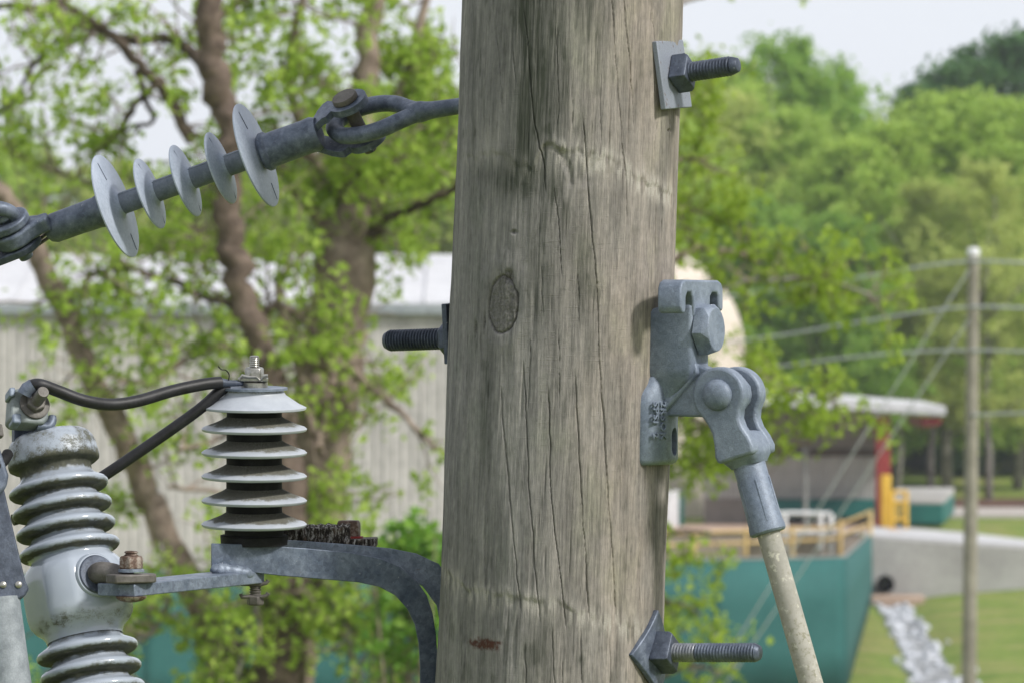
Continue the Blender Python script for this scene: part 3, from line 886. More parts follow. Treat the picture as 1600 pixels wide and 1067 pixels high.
# --- dead-end clamp at the left edge
root = empty('dead_end_clamp', tg(-60, 0, 0), 'dark clevis clamp with pin and cotter gripping the insulator at left edge', 'clamp')
for s in (1, -1):
    o2 = arc(2, 0, 33, -100, 100, 20) + [(-30, 34), (-150, 30), (-150, -30), (-30, -34)]
    MB().prism(o2, lambda a, b, c, s=s: tg(a, b, s * c), 15.5, 29).build('clevis_arm', M['dull_steel'] if s > 0 else M['dark_steel'], root, bevel=3 * q, segs=3, angle=50)
pn = MB().lathe(tg_o, E3, [(-47 * q, 8 * q), (-46 * q, 11 * q), (-40 * q, 12 * q), (31 * q, 12 * q), (33 * q, 19 * q), (36 * q, 21 * q), (42 * q, 19 * q), (46 * q, 12 * q), (47 * q, 3 * q)], 32).build('clevis_pin', M['dull_steel'], root)
for dz in (-2, 3):
    MB().tube([tg(-6, 2, -38 + dz), tg(18, 12, -37 + dz), tg(40, 20, -33 + dz * 1.6), tg(52 + dz * 2, 22, -31 + dz * 1.9)], 2.8 * q, 8).build('cotter_pin', M['brown_steel'], pn)
bl = smooth_path([(tg(-140, -18, 60), 13 * q), (tg(-60, -22, 66), 13 * q), (tg(-16, -22, 66), 13 * q), (tg(6, -18, 58), 12 * q), (tg(16, -12, 44), 11 * q), (tg(18, -8, 32), 10 * q)], 6)
MB().tube([p for p, r in bl], [r for p, r in bl], 16).build('bail', M['dull_steel'], root, angle=80)
MB().box(tg(-180, 0, 0), (E1, E2, E3), (60 * q, 26 * q, 30 * q)).build('clamp_body', M['dull_steel'], root, bevel=8 * q, segs=3)

# --- through bolt (middle)
tb_o = axis_pt(523)
tax = (P(1100, 515, D) - P(598, 532, D)); tax = Vector((N.x, N.y, 17 / 502 * N.x)).normalized()
root = empty('through_bolt', tb_o, 'thick bolt through pole middle, hex head over the casting, threaded end left', 'bolt')
MB().lathe(tb_o, tax, [(-160 * S, 15 * S), (244 * S, 15 * S)], 24).build('shank', M['dark_steel'], root)
MB().lathe(tb_o, tax, thread_profile(-158 * S, -297 * S, 17 * S, 5.0 * S, 9 * S), 40).build('threaded_end', M['dark_steel'], root, angle=60)
plate('washer', tb_o - tax * 173 * S + UP * 9 * S, -tax, R(-3), 47 * S, 9 * S, M['dark_steel'], root)
nut('nut', tb_o - tax * 181 * S, -tax, 29 * S, 22 * S, M['dark_steel'], root, 30)
# head: faceted with a chamfered dome
def bolt_head(o, ax, r, h, mat, parent, rot):
    x, y = ortho(ax); vs = []; fs = []
    for t, f in ((0, 1.0), (h * 0.62, 1.0)):
        for i in range(6):
            th = R(60 * i + rot); vs.append(o + ax * t + x * (r * f * math.cos(th)) + y * (r * f * math.sin(th)))
    for i in range(18):
        th = R(20 * i + rot); vs.append(o + ax * h + x * (r * 0.80 * math.cos(th)) + y * (r * 0.80 * math.sin(th)))
    fs.append(tuple(range(6))[::-1]); fs += [(i, (i + 1) % 6, 6 + (i + 1) % 6, 6 + i) for i in range(6)]
    for i in range(6):
        c = 12 + 3 * i; nx_ = 12 + (3 * i + 3) % 18
        fs += [(6 + i, c + 1, c), (6 + i, 6 + (i + 1) % 6, c + 2, c + 1), (6 + (i + 1) % 6, nx_, c + 2)]
    fs.append(tuple(range(12, 30)))
    return MB().add(vs, fs).build('bolt_head', mat, parent, bevel=1.2 * S, segs=2, angle=25)
bolt_head(tb_o + tax * 240 * S, tax, 42 * S, 25 * S, M['cast_grey'], root, 8)

# --- lower bolt
lb_o = P(pcx(1013), 1019, D)
lax = Vector((N.x, N.y, 4 / 150 * N.x)).normalized()
root = empty('square_washer_bolt', lb_o, 'threaded bolt with diamond-turned square washer near the pole foot of frame', 'bolt')
plate('washer', lb_o + lax * 178 * S, lax, R(45), 47 * S, 9 * S, M['dull_steel'], root, bend=9 * S)
nut('nut', lb_o + lax * 183 * S, lax, 35 * S, 30 * S, M['dark_steel'], root, 14, True)
MB().lathe(lb_o, lax, thread_profile(-190 * S, 250 * S, 15 * S, 5.0 * S), 40).build('thread_bright', M['thread_zinc'], root, angle=60)
MB().lathe(lb_o, lax, thread_profile(250 * S, 348 * S, 15 * S, 5.0 * S, 8 * S), 40).build('threaded_end', M['dull_steel'], root, angle=60)

# ------------------------------------------------------------------ guy attachment casting
g_o = axis_pt(580)
def G(u, v, z): return g_o + N * (u * S) + TT * (v * S) + UP * (z * S)
Rp = 175.0
root = empty('guy_attachment', G(180, 0, -142), 'grey cast guy attachment with hooked top and raised lettering on pole', 'pole fitting')
# curved foot plate with slot
slot = MB().prism([(13 * math.cos(R(t)), -108 + (9 if math.sin(R(t)) >= 0 else -9) + 13 * math.sin(R(t))) for t in range(0, 360, 18)], lambda a, b, c: G(c, a + 10, b), 150, 230)
def loft(sections, close=True):
    mb = MB(); n = len(sections[0]); vs = []; fs = []
    for sec in sections: vs += sec
    for i in range(len(sections) - 1):
        fs += [(i * n + j, i * n + (j + 1) % n, (i + 1) * n + (j + 1) % n, (i + 1) * n + j) for j in range(n)]
    fs += [tuple(range(n))[::-1], tuple((len(sections) - 1) * n + j for j in range(n))]
    return mb.add(vs, fs)
def foot_u(v): return 176 + 17 - (v / 58.0) ** 2 * 17
secs = []
for z, w, th in ((-144, 0.90, 0.45), (-141, 0.96, 0.8), (-135, 1.0, 1.0), (-50, 1.0, 1.0), (-38, 0.97, 1.0), (-28, 0.86, 1.0), (-18, 0.72, 1.0), (-8, 0.62, 1.0)):
    vv = np.linspace(-58, 58, 11) * w
    ring_ = [(v, math.sqrt(Rp * Rp - v * v) - 4) for v in vv]
    edge_in = lambda v: math.sqrt(Rp * Rp - v * v) - 4
    outr = []
    for i, v in enumerate(vv[::-1]):
        full = foot_u(v * 0.98)
        k_e = 0.45 if i in (0, 10) else (0.86 if i in (1, 9) else 1.0)
        outr.append((v, edge_in(v) + (full - edge_in(v)) * min(1, k_e) * th))
    secs.append([G(u, v, z) for v, u in ring_ + outr])
loft(secs).build('foot_plate', M['cast_grey'], root, angle=55, cut=[slot])
secs = []
for z, u0, u1, v0, v1 in ((-50, 158, 196, -24, 24), (-34, 158, 210, -27, 27), (-16, 158, 228, -33, 31), (-4, 158, 238, -36, 33), (6, 158, 240.5, -37, 34), (80, 160, 240.5, -37, 34), (90, 165, 240.5, -37, 34), (97, 175, 240.5, -36, 33), (101, 190, 240.5, -35, 32), (103, 203, 240.5, -33, 31), (126, 204, 240.5, -31, 30)):
    secs.append([G(u0, v0 + 3, z), G(u0 + 5, v0, z), G(u1 - 6, v0, z), G(u1 - 1.7, v0 + 1.8, z), G(u1, v0 + 6, z), G(u1, v1 - 6, z), G(u1 - 1.7, v1 - 1.8, z), G(u1 - 6, v1, z), G(u0, v1, z)])
loft(secs).build('body', M['cast_grey'], root, angle=50)
cap = [(-82, 128), (-76, 137), (-64, 141), (66, 141), (78, 137), (84, 128), (85, 98), (81, 93), (71, 95), (67, 101), (66, 117), (60, 122), (42, 122), (34, 116), (32, 100),
       (-32, 84), (-34, 112), (-41, 122), (-56, 122), (-62, 114), (-63, 96), (-67, 89), (-78, 90), (-83, 98)]
MB().prism(cap, lambda a, b, c: G(c, a, b), 203, 242.5).build('hook', M['cast_grey'], root, bevel=4.5 * S, segs=3, angle=50)
# lug with brace
lug = [(168, -68), (262, -70), (288, -67), (308, -59), (318, -46), (320, -35), (318, -22), (308, -10), (288, -3), (262, 4), (240, 12), (205, -20), (175, -50)]
MB().prism(lug, lambda a, b, c: G(a, c, b), -17, 17).build('lug', M['cast_grey'], root, bevel=4 * S, segs=3, angle=40)
rib = [(172, -66), (184, -70), (246, -2), (242, 14), (228, 14)]
MB().prism(rib, lambda a, b, c: G(a, c, b), -26, 26).build('brace', M['cast_grey'], root, bevel=4 * S, segs=3, angle=40)
# raised lettering on the foot plate
def lettering(txt, o, ex, ey, size, depth, mat, parent):
    cu = bpy.data.curves.new('lettering', 'FONT'); cu.body = txt; cu.size = size; cu.extrude = depth; cu.bevel_depth = depth * 0.35
    cu.space_character = 1.2; cu.align_x = 'LEFT'; cu.align_y = 'CENTER'; cu.resolution_u = 3
    tmp = bpy.data.objects.new('lettering_tmp', cu); COL.objects.link(tmp)
    dg = bpy.context.evaluated_depsgraph_get()
    me = bpy.data.meshes.new_from_object(tmp.evaluated_get(dg)); bpy.data.objects.remove(tmp)
    ez = ex.cross(ey)
    me.transform(Matrix((ex.to_4d(), ey.to_4d(), ez.to_4d(), Vector((0, 0, 0, 1)))).transposed())
    mt = Matrix.Translation(o); me.transform(mt)
    me.materials.clear()
    return link_mesh('lettering', me, mat, parent)
face_t = (G(190.0, -24, 0) - G(180.0, -54, 0)).normalized()
lettering('2RSOK', G(189.8, -31, -46), -UP, face_t, 17 * S, 1.3 * S, M['cast_grey'], root)
lettering('SPSI  2', G(184.2, -47, -46), -UP, face_t, 17 * S, 1.3 * S, M['cast_grey'], root)

# ------------------------------------------------------------------ fibreglass guy strain rod with clevis end
rd = Vector((0.294, 0, -0.956)).normalized()     # in (u, v, z)
pu, pz = 288, -35
def L(l, w, v): # along rod, across (in the u-z plane), along the pin
    return G(pu + rd.x * l - rd.z * w, v, pz + rd.z * l + rd.x * w)
root = empty('guy_strain_rod', L(0, 0, 0), 'slanting fibreglass guy rod with grey clevis end pinned to the casting', 'guy rod')
ol = arc(0, 0, 43, 62, 304, 30) + [(40, -30), (54, -27), (72, -29), (90, -33), (102, -31), (102, 30), (90, 33), (74, 30), (58, 24), (44, 23), (32, 28)]
ol = [(a, b) for a, b in ol]
for v0, v1 in ((-47, -20), (22, 47)):
    MB().prism(ol, lambda a, b, c: L(a, b, c), v0, v1).build('clevis_lobe', M['cast_grey'], root, bevel=5 * S, segs=3, angle=50)
mb = MB()
prof = []
ring = 20
vs, fs = [], []
for l, w, v in ((62, 18, 24), (66, 26, 34), (76, 30, 43), (92, 33, 45), (102, 31, 39), (110, 27, 28), (114, 25, 25)):
    for i in range(ring):
        th = 2 * math.pi * i / ring
        c, s_ = math.cos(th), math.sin(th)
        k = 0.5
        vs.append(L(l, w * math.copysign(abs(c) ** k, c), v * math.copysign(abs(s_) ** k, s_)))
for i in range(6):
    fs += [(i * ring + j, i * ring + (j + 1) % ring, (i + 1) * ring + (j + 1) % ring, (i + 1) * ring + j) for j in range(ring)]
fs += [tuple(range(ring))[::-1], tuple(6 * ring + j for j in range(ring))]
mb.add(vs, fs).build('clevis_base', M['cast_grey'], root, angle=50)
rax = (L(100, 0, 0) - L(0, 0, 0)).normalized()
fer = MB().lathe(L(0, 0, 0), rax, [(106 * S, 20 * S), (107 * S, 25.5 * S), (135 * S, 25 * S), (137 * S, 26 * S), (205 * S, 27 * S), (212 * S, 28.5 * S), (219 * S, 28.5 * S), (222 * S, 26 * S), (223 * S, 17 * S)], 40).build('ferrule', M['cast_grey'], root)
for i in range(6):
    th = R(25 + 60 * i); x, y = ortho(rax)
    MB().box(L(0, 0, 0) + rax * 172 * S + (x * math.cos(th) + y * math.sin(th)) * 26.2 * S, (rax, x * math.cos(th) + y * math.sin(th), rax.cross(x * math.cos(th) + y * math.sin(th))), (33 * S, 1.0 * S, 1.3 * S)).build('crimp_ridge', M['cast_grey'], fer, bevel=0.5 * S)
rp = [L(l, 0, 0) for l in (218, 400, 700, 1200, 1900)]
MB().tube(rp, [18 * S, 18.3 * S, 18.6 * S, 19 * S, 19 * S], 32).build('rod', M['fibreglass'], root)
px_ax = -TT
pn = MB().lathe(L(0, 0, 0), px_ax, [(-52 * S, 13 * S), (45 * S, 14 * S), (46 * S, 24 * S), (50 * S, 24 * S), (54 * S, 22.5 * S), (58 * S, 18 * S), (60.5 * S, 11 * S), (61.5 * S, 3 * S)], 36).build('clevis_pin', M['cast_grey'], root, angle=50)
end = L(1900, 0, 0)
k_ = (end.z + 0.05) / -rax.z
MB().tube([end - rax * 0.05, end + rax * k_], 0.005, 8).build('strand', M['cable_grey'], root)

# ------------------------------------------------------------------ surge arrester
YA = 6.0
qa = K * YA
ar_o = P(397, 848, YA)
aup = Vector((0.004, -0.055, 1)).normalized()
root = empty('surge_arrester', ar_o, 'upright surge arrester with six grimy grey sheds on the steel bracket', 'surge arrester')
def ah(py): return (848 - py) * qa
MB().lathe(ar_o, aup, [(ah(842), 44 * qa), (ah(612), 43 * qa)], 44).build('core', M['black_base'], root)  # black colour holds both grime and the shade between the sheds
def ashed(y, first=False):
    if first:
        pr = [(y, 60, 0), (y + 1.5, 78, 0), (y + 0.5, 81, 0), (y - 2.5, 81.5, 0), (y - 8, 70, 0.05), (y - 22, 49, 0.15), (y - 28, 46, 0.55), (y - 31, 46, 0.6)]
        pr = [(y + 1, 43, 1)] + pr
    else:
        pr = [(y - 2, 43, 0.9), (y + 0.2, 60, 0.5), (y + 1.2, 79, 0.1), (y, 81.5, 0.12), (y - 3.0, 82.5, 0.15), (y - 6.0, 79, 0.3), (y - 9, 70, 0.6), (y - 13, 60, 0.85), (y - 17, 51, 1.0), (y - 20, 46, 1.1), (y - 22, 43.2, 1.2)]
    return [(ah(t), r * qa) for t, r, d in pr], [d for t, r, d in pr]
for i, y in enumerate((638, 672, 709, 746, 784, 821)):
    pr, at = ashed(y, i == 0)
    MB().lathe(ar_o, aup, pr, 72, caps=False, att=at).build('shed', M['arrester_polymer'], root, attr='dirt', angle=60)
top = MB().lathe(ar_o, aup, [(ah(609), 46 * qa), (ah(608), 52 * qa), (ah(604.5), 52 * qa), (ah(604), 20 * qa)], 48).build('top_plate', M['galvanized'], root)
MB().lathe(ar_o, aup, [(ah(605), 20 * qa), (ah(604), 21 * qa), (ah(597), 21 * qa), (ah(596), 19 * qa)], 36).build('terminal_washer', M['stainless'], root)
ax_ = (Vector((1, 0, 0)), Vector((0, 1, 0)), aup)
tc = MB().box(ar_o + aup * ah(592) + Vector((-2 * qa, 0, 0)), ax_, (23 * qa, 17 * qa, 3 * qa)).build('wire_clamp', M['stainless'], root, bevel=1.5 * qa)
MB().tube([ar_o + aup * ah(589) + Vector((d * qa, -17 * qa, h * qa)) for d, h in ((-23, -3), (-18, 3), (-8, 1), (4, 1), (10, -4), (16, 3), (22, 3))], 2.6 * qa, 8).build('clamp_rim', M['stainless'], tc)
nut('nut', ar_o + aup * ah(589), aup, 15.5 * qa, 16 * qa, M['stainless'], root, 10)
MB().lathe(ar_o, aup, thread_profile(ah(580), ah(557), 8 * qa, 3.2 * qa, 2 * qa), 28).build('stud', M['stainless'], root, angle=60)
MB().lathe(ar_o, aup, [(ah(850), 52 * qa), (ah(836), 53 * qa), (ah(835), 46 * qa), (ah(818), 46 * qa)], 44).build('base', M['black_base'], root)
# weathered hanger arm
mb = MB()
rnd = random.Random(4)
hx = [(p, P(p, 0, 6.04).x) for p in np.linspace(425, 548, 22)]
vs, fs = [], []
for i, (p, x) in enumerate(hx):
    top_y = 820 + rnd.uniform(-2.5, 2.5) - (p - 425) * 0.02
    for (yy, py) in ((6.06 + rnd.uniform(-.003, .003), 850), (6.06 + rnd.uniform(-.004, .004), top_y + 6), (6.068, top_y), (6.13, top_y + rnd.uniform(-2, 2)), (6.135, 850)):
        vs.append(P(p + rnd.uniform(-1, 1), py, yy))
for i in range(len(hx) - 1):
    fs += [(i * 5 + j, i * 5 + (j + 1) % 5, i * 5 + 5 + (j + 1) % 5, i * 5 + 5 + j) for j in range(5)]
fs += [tuple(range(5)), tuple((len(hx) - 1) * 5 + j for j in range(5))]
ha = mb.add(vs, fs).build('hanger_arm', M['corroded_block'], root, smooth=False)
MB().box(P(536, 847, 6.095), ((1, 0, 0.02), (0, 1, 0), (0, 0, 1)), (54 * qa, 0.032, 6.5 * qa)).build('hanger_plate', M['corroded_block'], root, bevel=1.2 * qa)
MB().lathe(P(545, 840, 6.085), UP, [(0, 23 * qa), (3 * qa, 23 * qa), (3.2 * qa, 15 * qa)], 28).build('lock_washer', M['red_paint'], root)
nut('bolt_head', P(545, 837, 6.085), UP, 20 * qa, 25 * qa, M['rusty_nut'], root, 20)
# ground stud under the bracket
gs = MB().lathe(P(399, 898, 5.99), -UP, thread_profile(0, 44 * qa, 9.5 * qa, 4 * qa), 24).build('ground_stud', M['brown_steel'], root, angle=60)
nut('nut', P(399, 931, 5.99), -UP, 14 * qa, 14 * qa, M['brown_steel'], gs, 12)
for py in (930, 910):
    MB().tube([P(397 + d, py + h, 5.985) for d, h in ((-21, -3), (-19, 2), (-10, 2), (12, 2), (19, 0), (22, -4))], 3.2 * qa, 8).build('wing_washer', M['brown_steel'], gs)

# ------------------------------------------------------------------ steel bracket
root = empty('steel_bracket', P(672, 1067, 6.07), 'curved blue-grey steel bracket arm of two flat bars bolted to the pole', 'bracket')
top_ = [(330, 848), (400, 850.5), (480, 856), (550, 863), (595, 872), (625, 885), (650, 905), (667, 930), (676, 958), (681, 990), (684, 1030), (688, 1250)]
bot_ = [(655, 1250), (656, 1040), (654, 1005), (648, 975), (636, 950), (617, 929), (592, 916), (560, 909), (500, 904), (440, 899), (385, 893), (330, 887)]
def barpt(Y0, slope):
    def fn(a, b, c):
        return P(a, b, Y0 + (a - 330) * slope + c)
    return fn
MB().prism(top_ + bot_, barpt(5.955, 0.00030), -0.004, 0.004).build('flat_bar', M['dull_blue'], root, bevel=1.2 * qa, segs=2, angle=40)
top2 = [(382, 839), (470, 844), (560, 851), (610, 856), (650, 864), (685, 880), (705, 905), (715, 950), (718, 1250)]
bot2 = [(690, 1250), (690, 985), (682, 945), (660, 915), (620, 898), (560, 890), (470, 883), (382, 878)]
MB().prism(top2 + bot2, barpt(6.032, 0.00012), -0.004, 0.004).build('flat_bar', M['galvanized'], root, bevel=1.2 * qa, segs=2, angle=40)
# tongue bar towards the cutout
tA, tB = P(385, 900, 6.0), P(181, 921, 5.79)
td = (tB - tA).normalized(); ts = td.cross(UP).normalized(); tu = ts.cross(td).normalized()
MB().box((tA + tB) / 2, (td, ts, tu), ((tB - tA).length / 2 , 0.024, 9.5 * qa)).build('tongue_bar', M['galvanized'], root, bevel=1.6 * qa, segs=2)
wpts = smooth_path([(P(x, y, Yw), r * qa) for x, y, Yw, r in ((330, 886, 5.953, 6), (338, 889, 5.953, 9), (350, 890, 5.955, 10.5), (364, 892, 5.957, 10), (376, 894, 5.961, 10.5), (386, 896, 5.966, 9), (393, 899, 5.972, 5))], 4)
rw = random.Random(9)
MB().tube([p for p, r in wpts], [r * rw.uniform(0.9, 1.1) for p, r in wpts], 14).build('weld', M['galvanized'], root, angle=80)

# ------------------------------------------------------------------ porcelain fuse cutout
YC = 5.86
qc = K * YC
co = P(121, 930, YC)
cup = Vector((-0.185, 0.22, 0.945)).normalized()
root = empty('fuse_cutout', P(165, 1180, YC), 'tilted grey porcelain fuse cutout with ribbed sheds and mossy grime at left', 'fuse cutout')
cf = 1 / 0.966
def shedp(t, r=79, n=57):
    return [(t + 18, n, 0.75), (t + 13, n + 3, 0.55), (t + 9, n + 9, 0.45), (t + 6, r - 8, 0.35), (t + 3, r - 2.5, 0.38), (t - 1, r, 0.42), (t - 5, r - 0.5, 0.66), (t - 8.5, r - 4, 1.0), (t - 10, r - 9, 1.15), (t - 9.5, n + 7, 1.2), (t - 11, n + 2, 1.1), (t - 13, n, 0.95)]
prof = [(254, 0.1, 0.5), (254, 44, 0.52), (252, 55, 0.55), (248, 62, 0.6), (241, 67, 0.62), (232, 70, 0.62), (220, 71.5, 0.64), (211, 72.5, 0.75), (206, 71.5, 0.95), (203, 67, 1.15), (202, 60, 1.2), (198, 57, 1.1), (191, 56.5, 0.9)]
for t in (170, 138, 106):
    prof += shedp(t)
prof += [(80, 56, 0.7), (88, 56, 0.5)][::-1][:0]
prof += shedp(74, 80)[:9] + [(60, 63, 0.35), (56, 64, 0.1), (50, 70, 0.05), (40, 76, 0.05), (24, 79, 0.05), (0, 80, 0.08), (-24, 80, 0.25), (-38, 78, 0.55), (-48, 72, 0.6), (-56, 64, 0.45), (-62, 61, 0.3), (-68, 60, 0.3)]
for t in (-85, -117, -149, -181, -213):
    prof += shedp(t, 80)
prof += [(-240, 57, 0.5), (-300, 56, 0.5)]
HN = Vector((0.52, -0.85, 0.0)); HN = (HN - cup * HN.dot(cup)).normalized()
hx_, hy_ = ortho(cup)
th0 = math.atan2(HN.dot(hy_), HN.dot(hx_))
def hub(t, r, th):
    tt = t / qc
    if -60 < tt < 62:
        w = max(0, 1 - (abs(tt) / 62.0) ** 4)
        dd = [abs((th - th0 - k * math.pi / 2 + math.pi) % (2 * math.pi) - math.pi) for k in range(4)]
        d = min(dd)
        flat = min(1.0, 0.88 / max(0.72, math.cos(d)))
        return r * (1 - w + w * flat * 1.05)
    return r
ins = MB().lathe(co, cup, [(t * cf * qc, r * qc) for t, r, d in prof], 96, squash=hub, att=[d for t, r, d in prof]).build('insulator_body', M['porcelain'], root, attr='dirt', angle=70)
# hub ring, stud and flange
hb = co + HN * 75 * qc + cup * 14 * qc
MB().lathe(hb, HN, [(-6 * qc, 36 * qc), (0 * qc, 35 * qc), (3 * qc, 33 * qc), (3.5 * qc, 31 * qc), (1.5 * qc, 29 * qc), (1.5 * qc, 5 * qc)], 40).build('hub_collar', M['porcelain'], root, attr='dirt')
MB().lathe(hb, HN, [(0 * qc, 31 * qc), (4 * qc, 31 * qc), (6 * qc, 29 * qc), (5 * qc, 17 * qc)], 40).build('hub_ring', M['dark_steel'], root)
fl = P(205, 903, 5.79)
sp = smooth_path([(hb, 16 * qc), (hb + HN * 14 * qc, 17 * qc), (hb.lerp(fl, 0.55) + UP * 3 * qc, 17 * qc), (fl + UP * 0 * qc, 10 * qc)], 5)
MB().tube([p for p, r in sp], [r for p, r in sp], 20).build('mounting_stud', M['brown_steel'], root)
MB().prism([(a, b) for a, b in arc(20, 0, 22, -90, 90, 10)] + [(-26, 20), (-38, 14), (-38, -14), (-26, -20)], lambda a, b, c: fl + Vector((0.8, 0.6, 0)) * (a * qc) + Vector((-0.6, 0.8, 0)) * (b * qc) + UP * (c * qc), -7, 7).build('flange', M['brown_steel'], root, bevel=2.5 * qc, segs=2)
MB().lathe(P(205, 893, 5.79), UP, [(0, 20 * qc), (4 * qc, 20 * qc), (5 * qc, 18 * qc)], 30).build('washer', M['galvanized'], root)
nut('nut', P(205, 888, 5.79), UP, 19.5 * qc, 20 * qc, M['rusty_nut'], root, 25)
MB().lathe(P(205, 869, 5.79), UP, thread_profile(0, 8 * qc, 11 * qc, 3 * qc, 1 * qc), 24).build('bolt_tip', M['rusty_nut'], root, angle=60)
MB().lathe(P(205, 931, 5.79), -UP, [(0, 24 * qc), (3 * qc, 23 * qc), (7 * qc, 17 * qc), (9 * qc, 8 * qc), (9.5 * qc, 1 * qc)], 30).build('carriage_head', M['rusty_nut'], root)
# top terminal
bx = Vector((0.93, 0.33, -0.12)).normalized()
bn = Vector((0.62, -0.70, 0.36)); bn = (bn - bx * bn.dot(bx)).normalized()
bz = bn.cross(bx).normalized()
if bz.z < 0: bz = -bz
tc = P(44, 640, 5.865)
tm = MB().prism([(-33, -24), (-30, 22), (-22, 29), (20, 29), (28, 20), (30, -16), (22, -27), (-26, -30)], lambda a, b, c: tc + bx * a * qc + bz * b * qc + bn * c * qc, -20, 14).build('terminal_clamp', M['terminal_paint'], root, bevel=4 * qc, segs=3)
MB().prism([(-36, 10), (-36, 26), (-26, 28), (-26, 12)], lambda a, b, c: tc + bx * a * qc + bz * b * qc + bn * c * qc, -8, 20).build('clamp_jaw', M['cast_grey'], tm, bevel=3 * qc, segs=2)
MB().prism([(-30, -34), (-30, -18), (-16, -16), (-16, -33)], lambda a, b, c: tc + bx * a * qc + bz * b * qc + bn * c * qc, -8, 19).build('clamp_jaw', M['cast_grey'], tm, bevel=3 * qc, segs=2)
jp = smooth_path([(tc + bx * 14 * qc - bz * 26 * qc, 8 * qc), (tc + bx * 30 * qc - bz * 26 * qc, 8 * qc), (tc + bx * 38 * qc - bz * 16 * qc, 7.5 * qc), (tc + bx * 39 * qc - bz * 6 * qc, 6.5 * qc)], 5)
MB().tube([p for p, r in jp], [r for p, r in jp], 14).build('clamp_lip', M['dull_steel'], tm)
wo = tc + bx * 6 * qc + bz * 3 * qc + bn * 13 * qc
MB().lathe(wo, bn, [(0, 24 * qc), (5 * qc, 24 * qc), (6 * qc, 22 * qc), (6 * qc, 5 * qc)], 36).build('washer', M['brown_steel'], root)
nut('nut', wo + bn * 5 * qc, bn, 16 * qc, 12 * qc, M['brown_steel'], root, 15)
MB().lathe(wo, bn, [(0, 9.5 * qc), (50 * qc, 9.5 * qc), (52 * qc, 8.5 * qc), (52.3 * qc, 2 * qc)], 28).build('clamp_bolt', M['brown_steel'], root)
# bracket from the cap to the terminal
MB().box(P(46, 676, 5.89), (bx, bn, bz), (27 * qc, 8 * qc, 22 * qc)).build('terminal_strap', M['dark_steel'], root, bevel=1.5 * qc)
# fuse holder at the picture edge
fh = P(-3, 850, 5.80)
fx = Vector((0.97, 0.24, 0)).normalized(); fz = Vector((-0.145, 0.14, 0.975)).normalized(); fy = fz.cross(fx).normalized()
def FH(a, b, c): return fh + fx * a * qc + fz * b * qc + fy * c * qc
hd = MB().prism([(-60, 170), (6, 172), (12, 130), (18, 84), (24, 20), (32, -60), (36, -72), (28, -84), (8, -92), (-60, -92)], FH, -20, 20).build('hinge_plate', M['dark_steel'], root, bevel=3 * qc, segs=2)
for a in (-4, 20):
    MB().lathe(FH(a, -66, -20 if fy.y > 0 else 20), -fy if fy.y > 0 else fy, [(0, 5.5 * qc), (2 * qc, 5.3 * qc), (3.5 * qc, 3 * qc), (3.8 * qc, 0.5 * qc)], 16).build('rivet', M['stainless'], hd)
MB().lathe(FH(-14, -86, 0), -fz, [(0, 36 * qc), (260 * qc, 37 * qc)], 40).build('fuse_tube', M['tube_grey'], root)
MB().prism([(-50, 60), (-50, 168), (6, 172), (18, 146), (26, 104), (20, 84), (2, 70)], FH, -34, 6).build('hook_casting', M['dull_steel'], root, bevel=6 * qc, segs=3)
MB().tube([p for p, r in smooth_path([(FH(-40, 96, -26), 9 * qc), (FH(0, 112, -30), 9 * qc), (FH(22, 128, -18), 9 * qc), (FH(34, 142, 0), 9 * qc)], 5)], 9 * qc, 14).build('latch_bar', M['black_base'], root)
MB().box(FH(22, 178, 0), (fx, fz, fy), (8 * qc, 10 * qc, 12 * qc)).build('latch_stop', M['brown_steel'], root, bevel=2 * qc)

# ------------------------------------------------------------------ wires
def wire(name, pts, r, label, mat='black_rubber'):
    w = smooth_path([(P(x, y, z), r) for x, y, z in pts], 7)
    e = empty(name, P(*pts[0]), label, 'cable', 'black jumper cables')
    MB().tube([p for p, _ in w], r, 20).build('sheath', M[mat], e, angle=80)
    return e
r_w = 9.6 * K * 5.92
e = wire('jumper_cable', [(43, 610, 5.85), (50, 602, 5.85), (64, 601, 5.85), (92, 611, 5.86), (130, 625, 5.87), (172, 631.5, 5.89), (215, 626, 5.91), (270, 610, 5.94), (318, 600, 5.96), (345, 597, 5.97)], r_w, 'upper black jumper cable sagging from the clamp to the arrester top')
MB().tube([P(341, 597.5, 5.968), P(352, 598, 5.972), P(362, 598.5, 5.976), P(378, 598, 5.985)], [8.5 * qa, 6.5 * qa, 5 * qa, 5 * qa], 14).build('bare_end', M['dark_steel'], e)
MB().tube([p for p, r in smooth_path([(P(357, 594, 5.97), 1), (P(358, 585, 5.97), 1), (P(353, 578, 5.968), 1), (P(346, 577, 5.965), 1), (P(341, 572, 5.962), 1)], 4)], 0.9 * qa, 6).build('loose_strand', M['black_base'], e)
MB().tube([P(38, 616, 5.85), P(43, 607, 5.85), P(52, 601.5, 5.85)], [12 * qc, 11.5 * qc, 11 * qc], 16).build('cable_lug', M['dull_steel'], e)
wire('jumper_cable', [(356, 604, 5.98), (342, 612, 5.975), (310, 640, 5.97), (240, 690, 5.965), (165, 741, 5.96), (110, 775, 5.96), (60, 800, 5.96), (20, 812, 5.95)], 9 * K * 5.95, 'lower black jumper cable running straight down behind the porcelain cutout')

